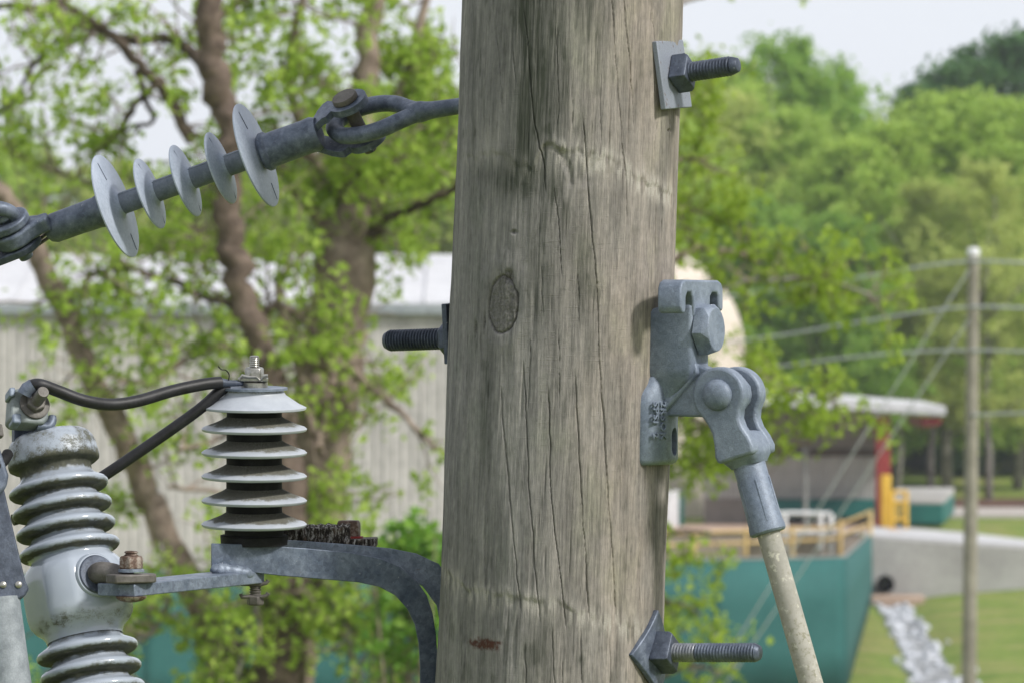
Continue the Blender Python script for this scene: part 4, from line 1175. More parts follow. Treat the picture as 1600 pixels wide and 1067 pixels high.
# ------------------------------------------------------------------ vegetation builders
def leaves_np(centers, length, rng, up=0.4, width=0.62):
    """folded rhombic leaves: centers (N,3), length (N,) -> verts, quads"""
    n = len(centers)
    d = rng.normal(size=(n, 3)); d[:, 2] -= 0.2
    d /= np.linalg.norm(d, axis=1)[:, None]
    nrm = rng.normal(size=(n, 3)); nrm[:, 2] += up * 2
    s = np.cross(d, nrm); s /= (np.linalg.norm(s, axis=1)[:, None] + 1e-9)
    nn = np.cross(s, d)
    L_ = length[:, None]
    base = centers - d * L_ * 0.5
    v0 = base; v2 = base + d * L_ - nn * L_ * 0.10
    v1 = base + d * L_ * 0.45 + s * L_ * width * 0.5 + nn * L_ * 0.12
    v3 = base + d * L_ * 0.45 - s * L_ * width * 0.5 + nn * L_ * 0.12
    v = np.stack([v0, v1, v2, v3], 1).reshape(-1, 3)
    f = np.arange(4 * n).reshape(n, 4)
    return v, f

def rand_dir(rng):
    v = rng.normal(size=3); return Vector(v / np.linalg.norm(v))

def near_tree(name, label, trunks, limbs, Y0, seed, leaf, bark, leaf_len=0.055, per=9, spread=0.045, group='trees in front of the metal building', thick=2.0, reach=0.95):
    """trunks / limbs: (px polyline with radius px, depth offsets, twigs per metre, cluster probability)"""
    rng = np.random.RandomState(seed)
    root = empty(name, Vector((P(trunks[0][0][-1][0], 0, Y0).x, Y0, 0)), label, 'tree', group)
    wood_ = []
    clusters = []
    twig = MB()
    for li, (pts, dz0, dz1, dens, prob, bk) in enumerate(trunks + limbs):
        n = len(pts)
        path = []
        for i, (x, y, r) in enumerate(pts):
            Y = Y0 + dz0 + (dz1 - dz0) * i / max(1, n - 1)
            path.append((P(x, y, Y), r * K * Y))
        sp = smooth_path(path, 5)
        wob = [p + Vector(rng.normal(size=3)) * min(0.02, r * 0.25) for p, r in sp]
        wood_.append((bk, MB().tube(wob, [r * (0.76 + 0.16 * rng.rand()) for p, r in sp], 9 if sp[0][1] > 0.05 else 6)))
        if dens <= 0: continue
        length = sum((sp[i + 1][0] - sp[i][0]).length for i in range(len(sp) - 1))
        for k in range(int(length * dens * thick)):
            i = rng.randint(0, len(sp) - 1)
            p = sp[i][0].lerp(sp[i + 1][0], rng.rand())
            d = rand_dir(rng); d.y *= 0.7
            L_ = rng.uniform(0.25, reach)
            r0 = min(sp[i][1] * 0.6, 0.012)
            tw = [p]
            for s_ in range(5):
                d = (d + rand_dir(rng) * 0.35 + Vector((0, 0, 0.10))).normalized()
                p = p + d * (L_ / 5); tw.append(p)
                if s_ >= 1 and rng.rand() < prob:
                    clusters.append(p + rand_dir(rng) * 0.05)
                    if rng.rand() < 0.5: clusters.append(p + rand_dir(rng) * 0.13)
                if s_ in (1, 2, 3) and rng.rand() < 0.5:
                    e_ = p + (d * 0.5 + rand_dir(rng)).normalized() * rng.uniform(0.1, 0.3)
                    twig.tube([p, (p + e_) / 2 + rand_dir(rng) * 0.02, e_], [r0 * 0.5, r0 * 0.4, 0.0015], 4)
                    if rng.rand() < prob * 1.2: clusters.append(e_)
            twig.tube(tw, list(np.linspace(r0, 0.002, 6)), 5)
    for li, (bk, mb) in enumerate(wood_):
        mb.build('trunk' if li < len(trunks) else 'limb', M[bk], root, angle=80, fix=False)
    tag(twig.build('twigs', M['bark'], root, angle=80, fix=False), kind='stuff')
    C = np.array([tuple(c) for c in clusters])
    cen = np.repeat(C, per, axis=0) + rng.normal(size=(len(C) * per, 3)) * spread
    ln = leaf_len * rng.uniform(0.6, 1.25, len(cen))
    v, f = leaves_np(cen, ln, rng, 0.5, 0.75)
    me = np_mesh('crown', v, f)
    cr = link_mesh('crown', me, M[leaf], root)
    return root, len(C)

# --- big spring tree left of the pole: several stems
tr = [
    ([(330, -140, 20), (326, -40, 23), (328, 30, 26), (333, 95, 24), (345, 145, 29), (362, 210, 27), (356, 320, 27), (366, 410, 26), (388, 490, 26), (420, 600, 28), (452, 760, 34), (440, 950, 44), (430, 1200, 60), (430, 2040, 75)], -0.9, -0.3, 1.5, 0.3, 'bark_mid'),
    ([(600, -150, 16), (585, 0, 20), (572, 110, 23), (560, 230, 32), (556, 330, 46), (540, 420, 56), (522, 540, 58), (508, 640, 58), (496, 760, 56), (470, 900, 58), (440, 1100, 55), (425, 2040, 60)], 0.6, 0.2, 3.0, 0.35, 'bark'),
    ([(-40, 250, 14), (30, 345, 19), (68, 420, 21), (100, 490, 22), (142, 582, 22), (192, 690, 24), (240, 790, 26), (284, 890, 27), (330, 1000, 30), (380, 1200, 36), (410, 2040, 45)], -0.4, 0.0, 1.6, 0.3, 'bark'),
]
lm = [
    ([(345, 140, 14), (310, 95, 12), (262, 60, 10), (200, 62, 9), (130, 40, 8), (60, 14, 7), (-30, 12, 6)], 0.1, 0.6, 6, 0.30, 'bark_dark'),
    ([(300, 220, 12), (262, 150, 11), (225, 110, 10), (180, 60, 9), (120, 20, 8), (60, -20, 7)], 0.2, -0.6, 5, 0.25, 'bark_dark'),
    ([(240, 135, 7), (205, 175, 6), (180, 215, 5), (150, 240, 3)], 0.0, 0.5, 3, 0.25, 'bark_dark'),
    ([(215, 110, 7), (225, 150, 6), (240, 190, 5), (205, 200, 4), (190, 212, 3)], 0.0, 0.3, 3, 0.2, 'bark_dark'),
    ([(350, 165, 16), (390, 210, 13), (430, 250, 12), (480, 320, 12), (530, 380, 14)], 0.2, 0.5, 5, 0.4, 'bark'),
    ([(555, 330, 18), (500, 270, 12), (465, 190, 10), (455, 90, 9), (480, -30, 8)], 0.5, 0.0, 10, 0.5, 'bark'),
    ([(560, 250, 16), (610, 180, 12), (645, 90, 10), (670, -20, 8)], 0.6, 0.9, 10, 0.5, 'bark'),
    ([(540, 410, 16), (600, 345, 10), (650, 325, 8), (700, 300, 6), (770, 250, 4)], 0.4, -0.2, 9, 0.45, 'bark_dark'),
    ([(560, 300, 12), (620, 260, 9), (690, 200, 7), (760, 130, 6)], 0.4, 0.9, 10, 0.5, 'bark'),
    ([(362, 420, 9), (320, 380, 7), (260, 330, 6), (180, 300, 5), (90, 270, 4), (0, 230, 3)], 0.0, 0.8, 9, 0.5, 'bark'),
    ([(388, 500, 12), (440, 480, 10), (490, 520, 9), (520, 600, 9)], 0.0, -0.3, 8, 0.5, 'bark'),
    ([(380, 480, 8), (330, 470, 6), (270, 440, 5), (200, 420, 4), (120, 430, 3)], 0.0, -0.7, 9, 0.5, 'bark_dark'),
    ([(400, 560, 9), (350, 540, 7), (300, 550, 5), (250, 590, 4), (180, 600, 3)], 0.0, -0.8, 9, 0.5, 'bark'),
    ([(430, 640, 9), (380, 660, 6), (330, 690, 5), (280, 700, 4)], 0.0, -0.6, 4, 0.35, 'bark'),
    ([(520, 560, 10), (575, 600, 7), (620, 640, 6), (680, 700, 4)], 0.2, -0.4, 4, 0.4, 'bark'),
    ([(500, 700, 10), (480, 640, 9), (462, 560, 8), (430, 440, 7)], -0.1, -0.3, 7, 0.5, 'bark'),
    ([(460, 950, 9), (400, 930, 7), (365, 985, 7), (330, 1067, 8), (320, 1200, 9)], -0.5, -0.6, 9, 0.55, 'bark_pale'),
    ([(250, 850, 4), (262, 930, 5), (240, 985, 5), (200, 1010, 5), (150, 1060, 5)], -0.6, -0.6, 5, 0.5, 'bark_pale'),
    ([(405, 880, 6), (398, 960, 6), (372, 1040, 7), (360, 1100, 8)], -0.7, -0.7, 9, 0.55, 'bark_pale'),
    ([(470, 900, 9), (540, 960, 7), (600, 1010, 6), (670, 1040, 5)], -0.2, -0.7, 10, 0.6, 'bark'),
    ([(560, 1100, 8), (545, 1000, 7), (520, 930, 6), (500, 880, 5)], -0.6, -0.7, 9, 0.55, 'bark_pale'),
    ([(300, 1120, 6), (200, 1060, 5), (120, 1000, 4), (60, 960, 3)], -0.3, -0.6, 7, 0.5, 'bark'),
    ([(470, 860, 8), (420, 800, 6), (350, 770, 5), (260, 760, 4)], -0.2, -0.6, 3, 0.35, 'bark'),
    ([(328, 30, 9), (380, 0, 7), (420, -20, 6)], 0.2, 0.5, 8, 0.5, 'bark'),
    ([(120, 40, 6), (60, 90, 5), (20, 160, 4), (-20, 190, 3)], 0.2, 0.5, 4, 0.3, 'bark_dark'),
]
t1, n1 = near_tree('spring_tree', 'many-stemmed spring tree with fresh leaf tufts left of the pole', tr, lm, 40.0, 11, 'leaf_spring', 'bark', 0.074, 10, 0.052)
# --- second tree, its stem hidden by the pole, branches showing on the right
tr2 = [([(900, -200, 24), (903, 100, 30), (905, 400, 36), (915, 700, 40), (925, 1000, 44), (930, 2050, 56)], 0, 0, 1.0, 0.3, 'bark')]
lm2 = [
    ([(905, 520, 12), (990, 470, 8), (1060, 400, 6), (1130, 390, 5), (1185, 410, 3)], 0, 0.4, 4, 0.5, 'bark'),
    ([(910, 620, 12), (1000, 590, 9), (1100, 590, 7), (1200, 600, 5), (1290, 620, 4), (1330, 660, 2)], 0, -0.5, 9, 0.55, 'bark_pale'),
    ([(912, 660, 9), (1020, 640, 7), (1120, 670, 5), (1200, 700, 4), (1270, 690, 2)], 0, -0.3, 8, 0.5, 'bark'),
    ([(905, 380, 10), (1000, 290, 7), (1060, 250, 5), (1110, 250, 3)], 0, 0.4, 8, 0.5, 'bark'),
    ([(905, 440, 10), (1010, 340, 7), (1090, 330, 5), (1150, 360, 3)], 0, 0.6, 8, 0.5, 'bark'),
    ([(908, 520, 10), (1050, 470, 7), (1180, 440, 6), (1290, 440, 4), (1380, 470, 2)], 0, 0.8, 8, 0.5, 'bark_pale'),
    ([(915, 760, 9), (1000, 720, 7), (1070, 720, 5), (1130, 760, 3)], 0, -0.3, 9, 0.5, 'bark'),
    ([(920, 880, 8), (1000, 850, 6), (1060, 830, 4), (1110, 830, 2)], 0, -0.4, 5, 0.5, 'bark'),
    ([(925, 1000, 8), (1000, 950, 6), (1050, 940, 4), (1095, 960, 2)], 0, -0.4, 5, 0.5, 'bark'),
    ([(927, 1120, 8), (1010, 1070, 6), (1080, 1040, 4), (1120, 1050, 2)], 0, -0.4, 6, 0.55, 'bark'),
    ([(902, 100, 10), (990, 40, 7), (1080, 0, 5), (1180, -20, 4), (1290, -10, 2)], 0, 0.5, 3, 0.3, 'bark'),
    ([(902, 230, 10), (990, 160, 7), (1060, 130, 4), (1110, 120, 2)], 0, 0.5, 5, 0.4, 'bark'),
]
t2, n2 = near_tree('leafy_tree', 'yellow-green leafy tree mostly hidden behind the pole, branches reaching right', tr2, lm2, 42.0, 23, 'leaf_yellow', 'bark', 0.074, 10, 0.052, thick=1.6, reach=0.55)

# --- shrubs under the near trees
def shrub(name, label, spots, Y, seed, leaf, n, size, length):
    rng = np.random.RandomState(seed)
    c0 = P(spots[0][0], 0, Y)
    root = empty(name, Vector((c0.x, Y, 0)), label, 'shrub')
    cen = []
    st = MB()
    for (x, y, rx, ry) in spots:
        c = P(x, y, Y); q_ = K * Y
        for k in range(n):
            d = rng.normal(size=3); d /= np.linalg.norm(d); rr = rng.rand() ** 0.4
            cen.append((c.x + d[0] * rx * q_ * rr, c.y + d[1] * rx * q_ * rr, c.z + d[2] * ry * q_ * rr))
        for k in range(4):
            e_ = c + Vector((rng.uniform(-1, 1) * rx * q_ * .6, rng.uniform(-.3, .3), ry * q_ * rng.uniform(0, .7)))
            b_ = Vector((c0.x + rng.uniform(-.15, .15), Y, 0))
            st.tube([b_, b_.lerp(e_, .5) + Vector((rng.uniform(-.1, .1), 0, .1)), e_], [0.025, 0.018, 0.006], 6)
    st.build('stem', M['bark'], root, angle=80, fix=False)
    cen = np.array(cen)
    v, f = leaves_np(cen, length * rng.uniform(0.6, 1.3, len(cen)), rng, 0.8, 0.7)
    link_mesh('crown', np_mesh('crown', v, f), M[leaf], root)
shrub('shrub', 'dense dark green shrub low behind the bracket, left of the pole', [(640, 850, 50, 60), (600, 880, 40, 40), (680, 870, 50, 60), (650, 940, 70, 60), (620, 1000, 70, 70), (690, 1000, 60, 80)], 38.0, 5, 'leaf_shrub', 230, 1, 0.09)

# ------------------------------------------------------------------ wood behind: crown meshes shared by trees
def crown_mesh(seed, h, w, base, nspray, n, size, sig):
    """leaves strung along up-swept sprays that leave the stem all round"""
    rng = np.random.RandomState(seed)
    per = n // nspray
    cen = []
    for i in range(nspray):
        t = rng.rand() ** 0.85
        prof = max(0.18, math.sin(math.pi * min(0.97, 0.16 + 0.80 * t)) ** 0.75)
        az = rng.uniform(0, 2 * math.pi); L_ = w * prof * rng.uniform(0.45, 1.2)
        rise = rng.uniform(0.1, 0.8) * (0.4 + 0.6 * t)
        z0 = base + (h - base) * t - L_ * rise * 0.8
        u = 0.25 + 0.8 * rng.rand(per) ** 0.7
        s_ = sig * (0.5 + 0.9 * rng.rand()) * (1.15 - 0.5 * u)
        bend = (u ** 2) * L_ * rng.uniform(-0.15, 0.25)
        x = math.cos(az) * L_ * u; y = math.sin(az) * L_ * u; z = z0 + L_ * rise * u + bend
        cen.append(np.stack([x, y, z], 1) + rng.normal(size=(per, 3)) * s_[:, None] * np.array([1, 1, 0.75]))
    cen = np.concatenate(cen)
    cen[:, 2] = np.maximum(cen[:, 2], 0.1)
    v, f = leaves_np(cen, size * rng.uniform(0.5, 1.4, len(cen)), rng, 0.7, 0.8)
    return np_mesh('crown', v, f)

def trunk_mb(seed, h, r0, base, w):
    r = random.Random(seed); mb = MB()
    pts = [Vector((r.uniform(-.15, .15) * i, r.uniform(-.15, .15) * i, h * i / 6)) for i in range(7)]
    pts[0] = Vector((0, 0, -0.3))
    mb.tube(pts, [r0 * (1.15 - 0.95 * i / 6) for i in range(7)], 8)
    for k in range(11):
        t = base * 0.8 + (h - base) * r.random() * 0.85
        i = min(5, int(t / h * 6)); p = pts[i].lerp(pts[i + 1], t / h * 6 - i)
        a = r.uniform(0, 6.28); l = w * r.uniform(.5, .95)
        e_ = p + Vector((math.cos(a) * l, math.sin(a) * l, l * r.uniform(.4, 1.0)))
        mb.tube([p, p.lerp(e_, .5) + Vector((0, 0, -.1 * l)), e_], [r0 * .4, r0 * .25, r0 * .07], 5)
    return mb
TYPES = {}
def tree_type(key, seed, h, w, base, nspray, sig, n, size, leaf, bark, r0):
    me = crown_mesh(seed, h, w, base, nspray, n, size, sig)
    me.materials.append(M[leaf])
    tm_ = trunk_mb(seed, h * 0.92, r0, base, w)
    tme = bpy.data.meshes.new('trunk'); tme.from_pydata([tuple(v) for v in tm_.v], [], tm_.f)
    tme.polygons.foreach_set('use_smooth', [True] * len(tme.polygons)); tme.materials.append(M[bark])
    TYPES[key] = (me, tme, h)
tree_type('light_a', 1, 16, 4.8, 2.5, 190, 0.42, 24000, 0.24, 'leaf_light', 'bark_pale', 0.20)
tree_type('light_b', 2, 16, 4.2, 3.5, 160, 0.40, 20000, 0.24, 'leaf_light', 'bark_pale', 0.18)
tree_type('olive', 3, 16, 4.4, 3.5, 150, 0.36, 15000, 0.22, 'leaf_olive', 'bark_pale', 0.18)
tree_type('mid_a', 4, 17, 4.8, 2.0, 190, 0.45, 24000, 0.27, 'leaf_mid', 'bark_dark', 0.22)
tree_type('mid_b', 5, 17, 5.0, 5.5, 160, 0.42, 20000, 0.27, 'leaf_mid', 'bark_pale', 0.22)
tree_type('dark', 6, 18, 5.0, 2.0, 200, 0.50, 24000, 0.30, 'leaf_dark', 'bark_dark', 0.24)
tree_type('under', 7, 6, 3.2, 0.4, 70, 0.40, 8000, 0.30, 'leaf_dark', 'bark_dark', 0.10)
LABELS = {'light_a': 'pale green', 'light_b': 'slender light green', 'olive': 'thin olive', 'mid_a': 'bushy mid-green', 'mid_b': 'tall green', 'dark': 'dark green', 'under': 'low dark'}
rt = random.Random(77)
def wood_tree(key, px, top, Y, where, wide=1.0, g=None):
    me, tme, h = TYPES[key]
    x = gx(px, Y); z0 = gz(x, Y)
    ztop = H + (533.5 - top) * K * Y
    s_ = (ztop - z0) / (h * 1.02)
    o = empty('wood_tree' if key != 'under' else 'undergrowth_bush', (x, Y, z0 - 0.05), LABELS[key] + ' ' + where, 'tree' if key != 'under' else 'bush', g or 'trees of the wood behind the buildings', rt.uniform(0, 6.28))
    o.scale = (s_ * wide, s_ * wide, s_)
    link_mesh('crown', me, None, o, True); link_mesh('trunk', tme, None, o, True)
    return o
W = [
    # right hand side, first row
    ('light_a', 1480, 140, 192, 'tree, broad, crown in front of the dark hilltop trees', 1.15),
    ('light_b', 1400, 190, 190, 'tree right of the sky gap', 1.0),
    ('light_a', 1590, 150, 194, 'tree at the right picture edge', 1.1),
    ('olive', 1545, 250, 184, 'tree with pale trunk just right of the far pole', 1.0),
    ('olive', 1455, 280, 186, 'tree left of the far pole', 1.0),
    ('light_b', 1330, 215, 188, 'tree rising behind the dock canopy', 1.1),
    ('light_a', 1230, 170, 196, 'tree behind the canopy nearer the pole', 1.2),
    ('mid_a', 1290, 330, 182, 'tree just behind the canopy roof', 1.2),
    ('mid_a', 1180, 300, 184, 'tree behind the cream tank', 1.2),
    ('olive', 1110, 140, 196, 'tree beside the pole washer', 1.2),
    ('light_b', 1060, 190, 190, 'tree close behind the pole edge', 1.1),
    ('mid_b', 1215, 62, 214, 'tree topping the wood left of the sky gap', 0.9),
    ('mid_b', 1290, 110, 216, 'tree with a ragged top left of the sky gap', 0.8),
    ('light_b', 1110, 90, 206, 'tree under the upper bolt', 1.0),
    ('mid_a', 1380, 330, 200, 'tree filling behind the pale row, middle', 1.3),
    ('mid_b', 1500, 330, 206, 'tree in the shade behind the far pole', 1.2),
    ('mid_a', 1600, 300, 204, 'tree in the shade at right edge', 1.2),
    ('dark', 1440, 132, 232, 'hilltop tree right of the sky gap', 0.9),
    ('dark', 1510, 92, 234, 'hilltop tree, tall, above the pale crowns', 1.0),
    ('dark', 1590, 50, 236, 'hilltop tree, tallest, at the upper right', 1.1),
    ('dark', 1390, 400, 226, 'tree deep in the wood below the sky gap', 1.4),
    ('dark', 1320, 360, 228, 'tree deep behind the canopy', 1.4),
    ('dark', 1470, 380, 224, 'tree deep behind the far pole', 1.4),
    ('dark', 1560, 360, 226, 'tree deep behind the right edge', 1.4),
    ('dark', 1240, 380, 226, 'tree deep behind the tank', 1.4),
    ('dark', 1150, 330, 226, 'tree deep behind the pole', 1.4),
    # left hand side, beyond the metal building
    ('olive', 60, 235, 196, 'tree over the roof at far left', 1.3),
    ('olive', 170, 250, 194, 'tree over the roof behind the insulator', 1.3),
    ('light_a', 290, 265, 198, 'tree over the roof behind the sheds', 1.3),
    ('olive', 380, 230, 196, 'tree over the roof behind the dark stem', 1.3),
    ('light_a', 470, 200, 198, 'tree over the roof behind the clevis', 1.3),
    ('olive', 560, 150, 196, 'tree over the roof behind the thick stem', 1.3),
    ('light_a', 650, 120, 198, 'tree over the roof under the eye bolt', 1.3),
    ('olive', 720, 140, 196, 'tree over the roof at the left side of pole', 1.2),
    ('light_b', 0, 215, 196, 'tree over the roof at left edge', 1.3),
    ('mid_a', 120, 330, 210, 'tree low behind the roof at left', 1.5),
    ('mid_a', 300, 330, 210, 'tree low behind the roof ridge', 1.5),
    ('mid_a', 480, 310, 210, 'tree low behind the roof near stems', 1.5),
    ('mid_a', 640, 290, 210, 'tree low behind the roof by the pole', 1.5),
    ('dark', -40, 330, 214, 'tree low beyond the left edge of roof', 1.5),
]
for key, px, top, Y, where, wide in W:
    wood_tree(key, px, top, Y, where, wide)
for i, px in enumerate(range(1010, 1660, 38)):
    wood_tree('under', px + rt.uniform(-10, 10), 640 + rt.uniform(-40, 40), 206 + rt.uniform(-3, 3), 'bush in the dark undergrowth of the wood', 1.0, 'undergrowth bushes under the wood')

# ------------------------------------------------------------------ metal warehouse left
YW = 130.0
qw = K * YW
wx0, wx1 = gx(-330, YW), gx(1012, YW)
eave = H + (533.5 - 482) * qw
ridgeY = 137.5
ridge = H + (533.5 - 399) * K * ridgeY
root = empty('metal_warehouse', ((wx0 + wx1) / 2, YW, 0), 'long grey ribbed metal warehouse with white roof behind the spring tree', 'building')
def rib_panel(wd, ht):
    prof_ = []
    nrib = 4
    for i in range(nrib):
        a = wd * i / nrib; b = wd / nrib
        prof_ += [(a, 0), (a + b * 0.55, 0), (a + b * 0.68, -0.022), (a + b * 0.88, -0.022)]
    prof_.append((wd - 0.004, 0))
    vs = [(x, y, 0) for x, y in prof_] + [(x, y, ht) for x, y in prof_]
    n = len(prof_)
    fs = [(i, i + 1, n + i + 1, n + i) for i in range(n - 1)]
    me = bpy.data.meshes.new('wall_panel'); me.from_pydata(vs, [], fs)
    return me
npan = 23
wd = (wx1 - wx0) / npan
pm = rib_panel(wd, eave - 0.02); pm.materials.append(M['wall_metal'])
for i in range(npan):
    o = bpy.data.objects.new('wall_panel', pm); COL.objects.link(o); o.parent = root
    o.location = (wx0 + wd * i - (wx0 + wx1) / 2, 0, 0)
MB().abox(wx0, wx1, YW + 0.1, YW + 0.3, 0, eave - 0.05).build('wall', M['wall_metal'], root, smooth=False)
MB().abox(wx1 - 0.2, wx1 + 0.05, YW + 0.3, YW + 15, 0, eave - 0.05).build('end_wall', M['wall_metal'], root, smooth=False)
MB().abox(wx0, wx1, YW + 14.8, YW + 15, 0, eave - 0.05).build('wall', M['wall_metal'], root, smooth=False)
MB().abox(wx0 - 0.1, wx1 + 0.15, YW - 0.22, YW - 0.06, eave - 0.16, eave + 0.09).build('gutter', M['eave_trim'], root, bevel=0.03)
rl = math.hypot(ridgeY - YW + 0.25, ridge - eave - 0.1)
rm = MB()
ax1 = Vector((0, ridgeY - YW + 0.25, ridge - eave - 0.1)).normalized(); ax2 = Vector((1, 0, 0)); ax3 = ax2.cross(ax1)
rm.box(ax2 * (wd / 2) + ax1 * rl / 2, (ax2, ax1, ax3), (wd / 2 - 0.003, rl / 2, 0.015)).box(ax2 * 0.03 + ax1 * rl / 2 + ax3 * 0.03, (ax2, ax1, ax3), (0.025, rl / 2, 0.03))
rme = bpy.data.meshes.new('roof_panel'); rme.from_pydata([tuple(v) for v in rm.v], [], rm.f); rme.materials.append(M['white_metal'])
for i in range(npan):
    o = bpy.data.objects.new('roof_panel', rme); COL.objects.link(o); o.parent = root
    o.location = (wx0 + wd * i - (wx0 + wx1) / 2, -0.2, eave + 0.1)
MB().add([(wx0, ridgeY, ridge), (wx1, ridgeY, ridge), (wx1, YW + 15, eave + 0.1), (wx0, YW + 15, eave + 0.1)], [(0, 1, 2, 3)]).build('rear_roof', M['white_metal'], root, smooth=False, fix=False)

# --- cream tank right of the warehouse
YT = 171.5
qt = K * YT
tx = gx(1000, YT)
root = empty('storage_tank', (tx, YT, PLAT), 'cream domed storage tank half hidden behind the pole', 'tank')
rT = 163 * qt
zs = H + (533.5 - 545) * qt; zt = H + (533.5 - 384) * qt
pr = [(1.0, rT), (zs, rT)] + [(zs + (zt - zs) * math.sin(R(a)), rT * math.cos(R(a))) for a in range(6, 90, 6)] + [(zt, 0.01)]
MB().lathe((tx, YT, 0), UP, pr, 64).build('shell', M['cream_paint'], root, angle=40)
MB().lathe((tx, YT, 0), UP, [(zs - 0.02, rT + 0.003), (zs - 0.02, rT + 0.03), (zs + 0.04, rT + 0.03), (zs + 0.04, rT + 0.001)], 64, caps=False).build('rim_band', M['cream_paint'], root)

# ------------------------------------------------------------------ teal screened fence
fence_h = 2.68
fa, fb = (gx(-260, 100.2), 100.2), (gx(1321, 110), 110.0)
fc = (gx(1361, 150.2), 150.2)
root = empty('screened_fence', (fb[0], fb[1], 0), 'long teal fabric-screened fence turning a corner by the grass', 'fence')
def run(a, b, h0, h1, n, name):
    for i in range(n):
        p, q_ = (Vector((a[0] + (b[0] - a[0]) * t, a[1] + (b[1] - a[1]) * t, 0)) for t in (i / n, (i + 1) / n))
        ha, hb_ = h0 + (h1 - h0) * i / n, h0 + (h1 - h0) * (i + 1) / n
        d = (q_ - p).normalized(); nn = Vector((d.y, -d.x, 0))
        seg = 12
        vs, fs = [], []
        for j in range(seg + 1):
            t = j / seg; c = p.lerp(q_, t); h = ha + (hb_ - ha) * t
            sag = 0.02 * math.sin(math.pi * t)
            for k in range(4):
                z = -0.05 + (h + 0.05 - sag) * k / 3
                vs.append(c + nn * (0.035 * math.sin(math.pi * t) * math.sin(math.pi * k / 3 + 0.4) + 0.02) + UP * z)
        for j in range(seg):
            for k in range(3):
                fs.append((j * 4 + k, j * 4 + k + 1, j * 4 + k + 5, j * 4 + k + 4))
        o = MB().add(vs, fs).build('screen_panel', M['teal_fabric'], root, fix=False, angle=80)
        m = o.modifiers.new('thick', 'SOLIDIFY'); m.thickness = 0.006
        MB().lathe(p - nn * 0.05, UP, [(-0.1, 0.035), (ha + 0.0, 0.035), (ha + 0.02, 0.02)], 10).build('post', M['cable_grey'], root)
run(fa, fb, fence_h, fence_h, 7, 'front')
run(fb, fc, fence_h, 1.74, 12, 'side')
MB().tube([(fa[0], fa[1] + 0.05, fence_h + 0.01), (fb[0], fb[1] + 0.05, fence_h + 0.01)], 0.028, 8).build('top_rail', M['cable_grey'], root)
MB().tube([(fb[0] - .05, fb[1], fence_h + 0.01), (fc[0] - .05, fc[1], 1.75)], 0.028, 8).build('top_rail', M['cable_grey'], root)

# ------------------------------------------------------------------ concrete headwall, drive, pipe, channel
YH = 150.2
qh = K * YH
hx0, hx1 = gx(1352, YH), gx(1700, YH)
ztop_h = 1.66
pc = P(1383, 912, YH)
cut = MB().lathe(pc - Vector((0, 1.5, 0)), (0, 1, 0), [(0, 13.5 * qh), (6.0, 13.5 * qh)], 32)
root = empty('culvert_headwall', (hx0, YH, 0), 'pale concrete culvert headwall above the stone channel', 'headwall')
wdv = Vector((WX1 - WX0, WY1 - WY0, 0)).normalized(); wnv = Vector((-wdv.y, wdv.x, 0))
wl_ = math.hypot(WX1 - WX0, WY1 - WY0)
MB().prism([(WX0, -0.5), (WX0, ztop_h), (WX1, ztop_h - 0.42), (WX1, -0.5)], lambda a, b, c: Vector((a, c, b)), WY0, WY0 + 0.6).build('wall', M['concrete'], root, bevel=0.02, cut=[cut])
MB().lathe(pc - Vector((0, 0.35, 0)), (0, 1, 0), [(0, 13.3 * qh), (0, 11.6 * qh), (3.2, 11.6 * qh), (3.2, 0.001)], 36, caps=False).build('pipe', M['pipe_black'], root)
ap = MB().prism([(1362, 149.9), (1362, 148.2), (1446, 148.2), (1450, 149.9)], lambda a, b, c: Vector((gx(a, 148), b, c)), -0.25, 0.10)
ap.build('apron', M['tan_slab'], root, bevel=0.02)
dp = [Vector((WX0, WY0, 0)) + wdv * (wl_ * t) + wnv * 0.61 for t in (0, 0.33, 0.66, 1.0)]
dv = [(v.x, v.y) for v in dp] + [(gx(1700, 152.6), 152.6), (gx(1600, 154.0), 154.0), (gx(1500, 156.5), 156.5), (gx(1405, 158.5), 158.5), (gx(1362, 158.5), 158.5)]
mb = MB()
tp = [Vector((x, y, float(plat(x, y)) + 0.11)) for x, y in dv]
bt = [v - Vector((0, 0, 0.8)) for v in tp]
mb.add(tp + bt, [tuple(range(9))] + [(i, (i + 1) % 9, 9 + (i + 1) % 9, 9 + i) for i in range(9)])
tag(mb.build('concrete_drive', M['concrete_bright'], smooth=False, fix=False), 'bright concrete drive above the culvert headwall', kind='structure')
rw_ = empty('retaining_wall', (WX0 - 4, 151, 0), 'tan retaining wall behind the teal fence below the dock yard', 'wall')
MB().abox(gx(990, 151), WX0 - 0.06, 150.9, 151.9, -0.2, PLAT + 0.10).build('wall_body', M['tan_wall'], rw_, bevel=0.03)
MB().abox(gx(990, 151), WX0 - 0.06, 150.85, 151.95, PLAT + 0.104, PLAT + 0.16).build('coping', M['concrete'], rw_, bevel=0.02)
sheet('dock_yard', [(gx(1000, 152.2), 152.2), (WX0 - 0.05, 152.2), (WX0 - 0.05, 160), (gx(1000, 160), 160)], 'gravel', 0.06, 'pale yard surface before the loading dock')

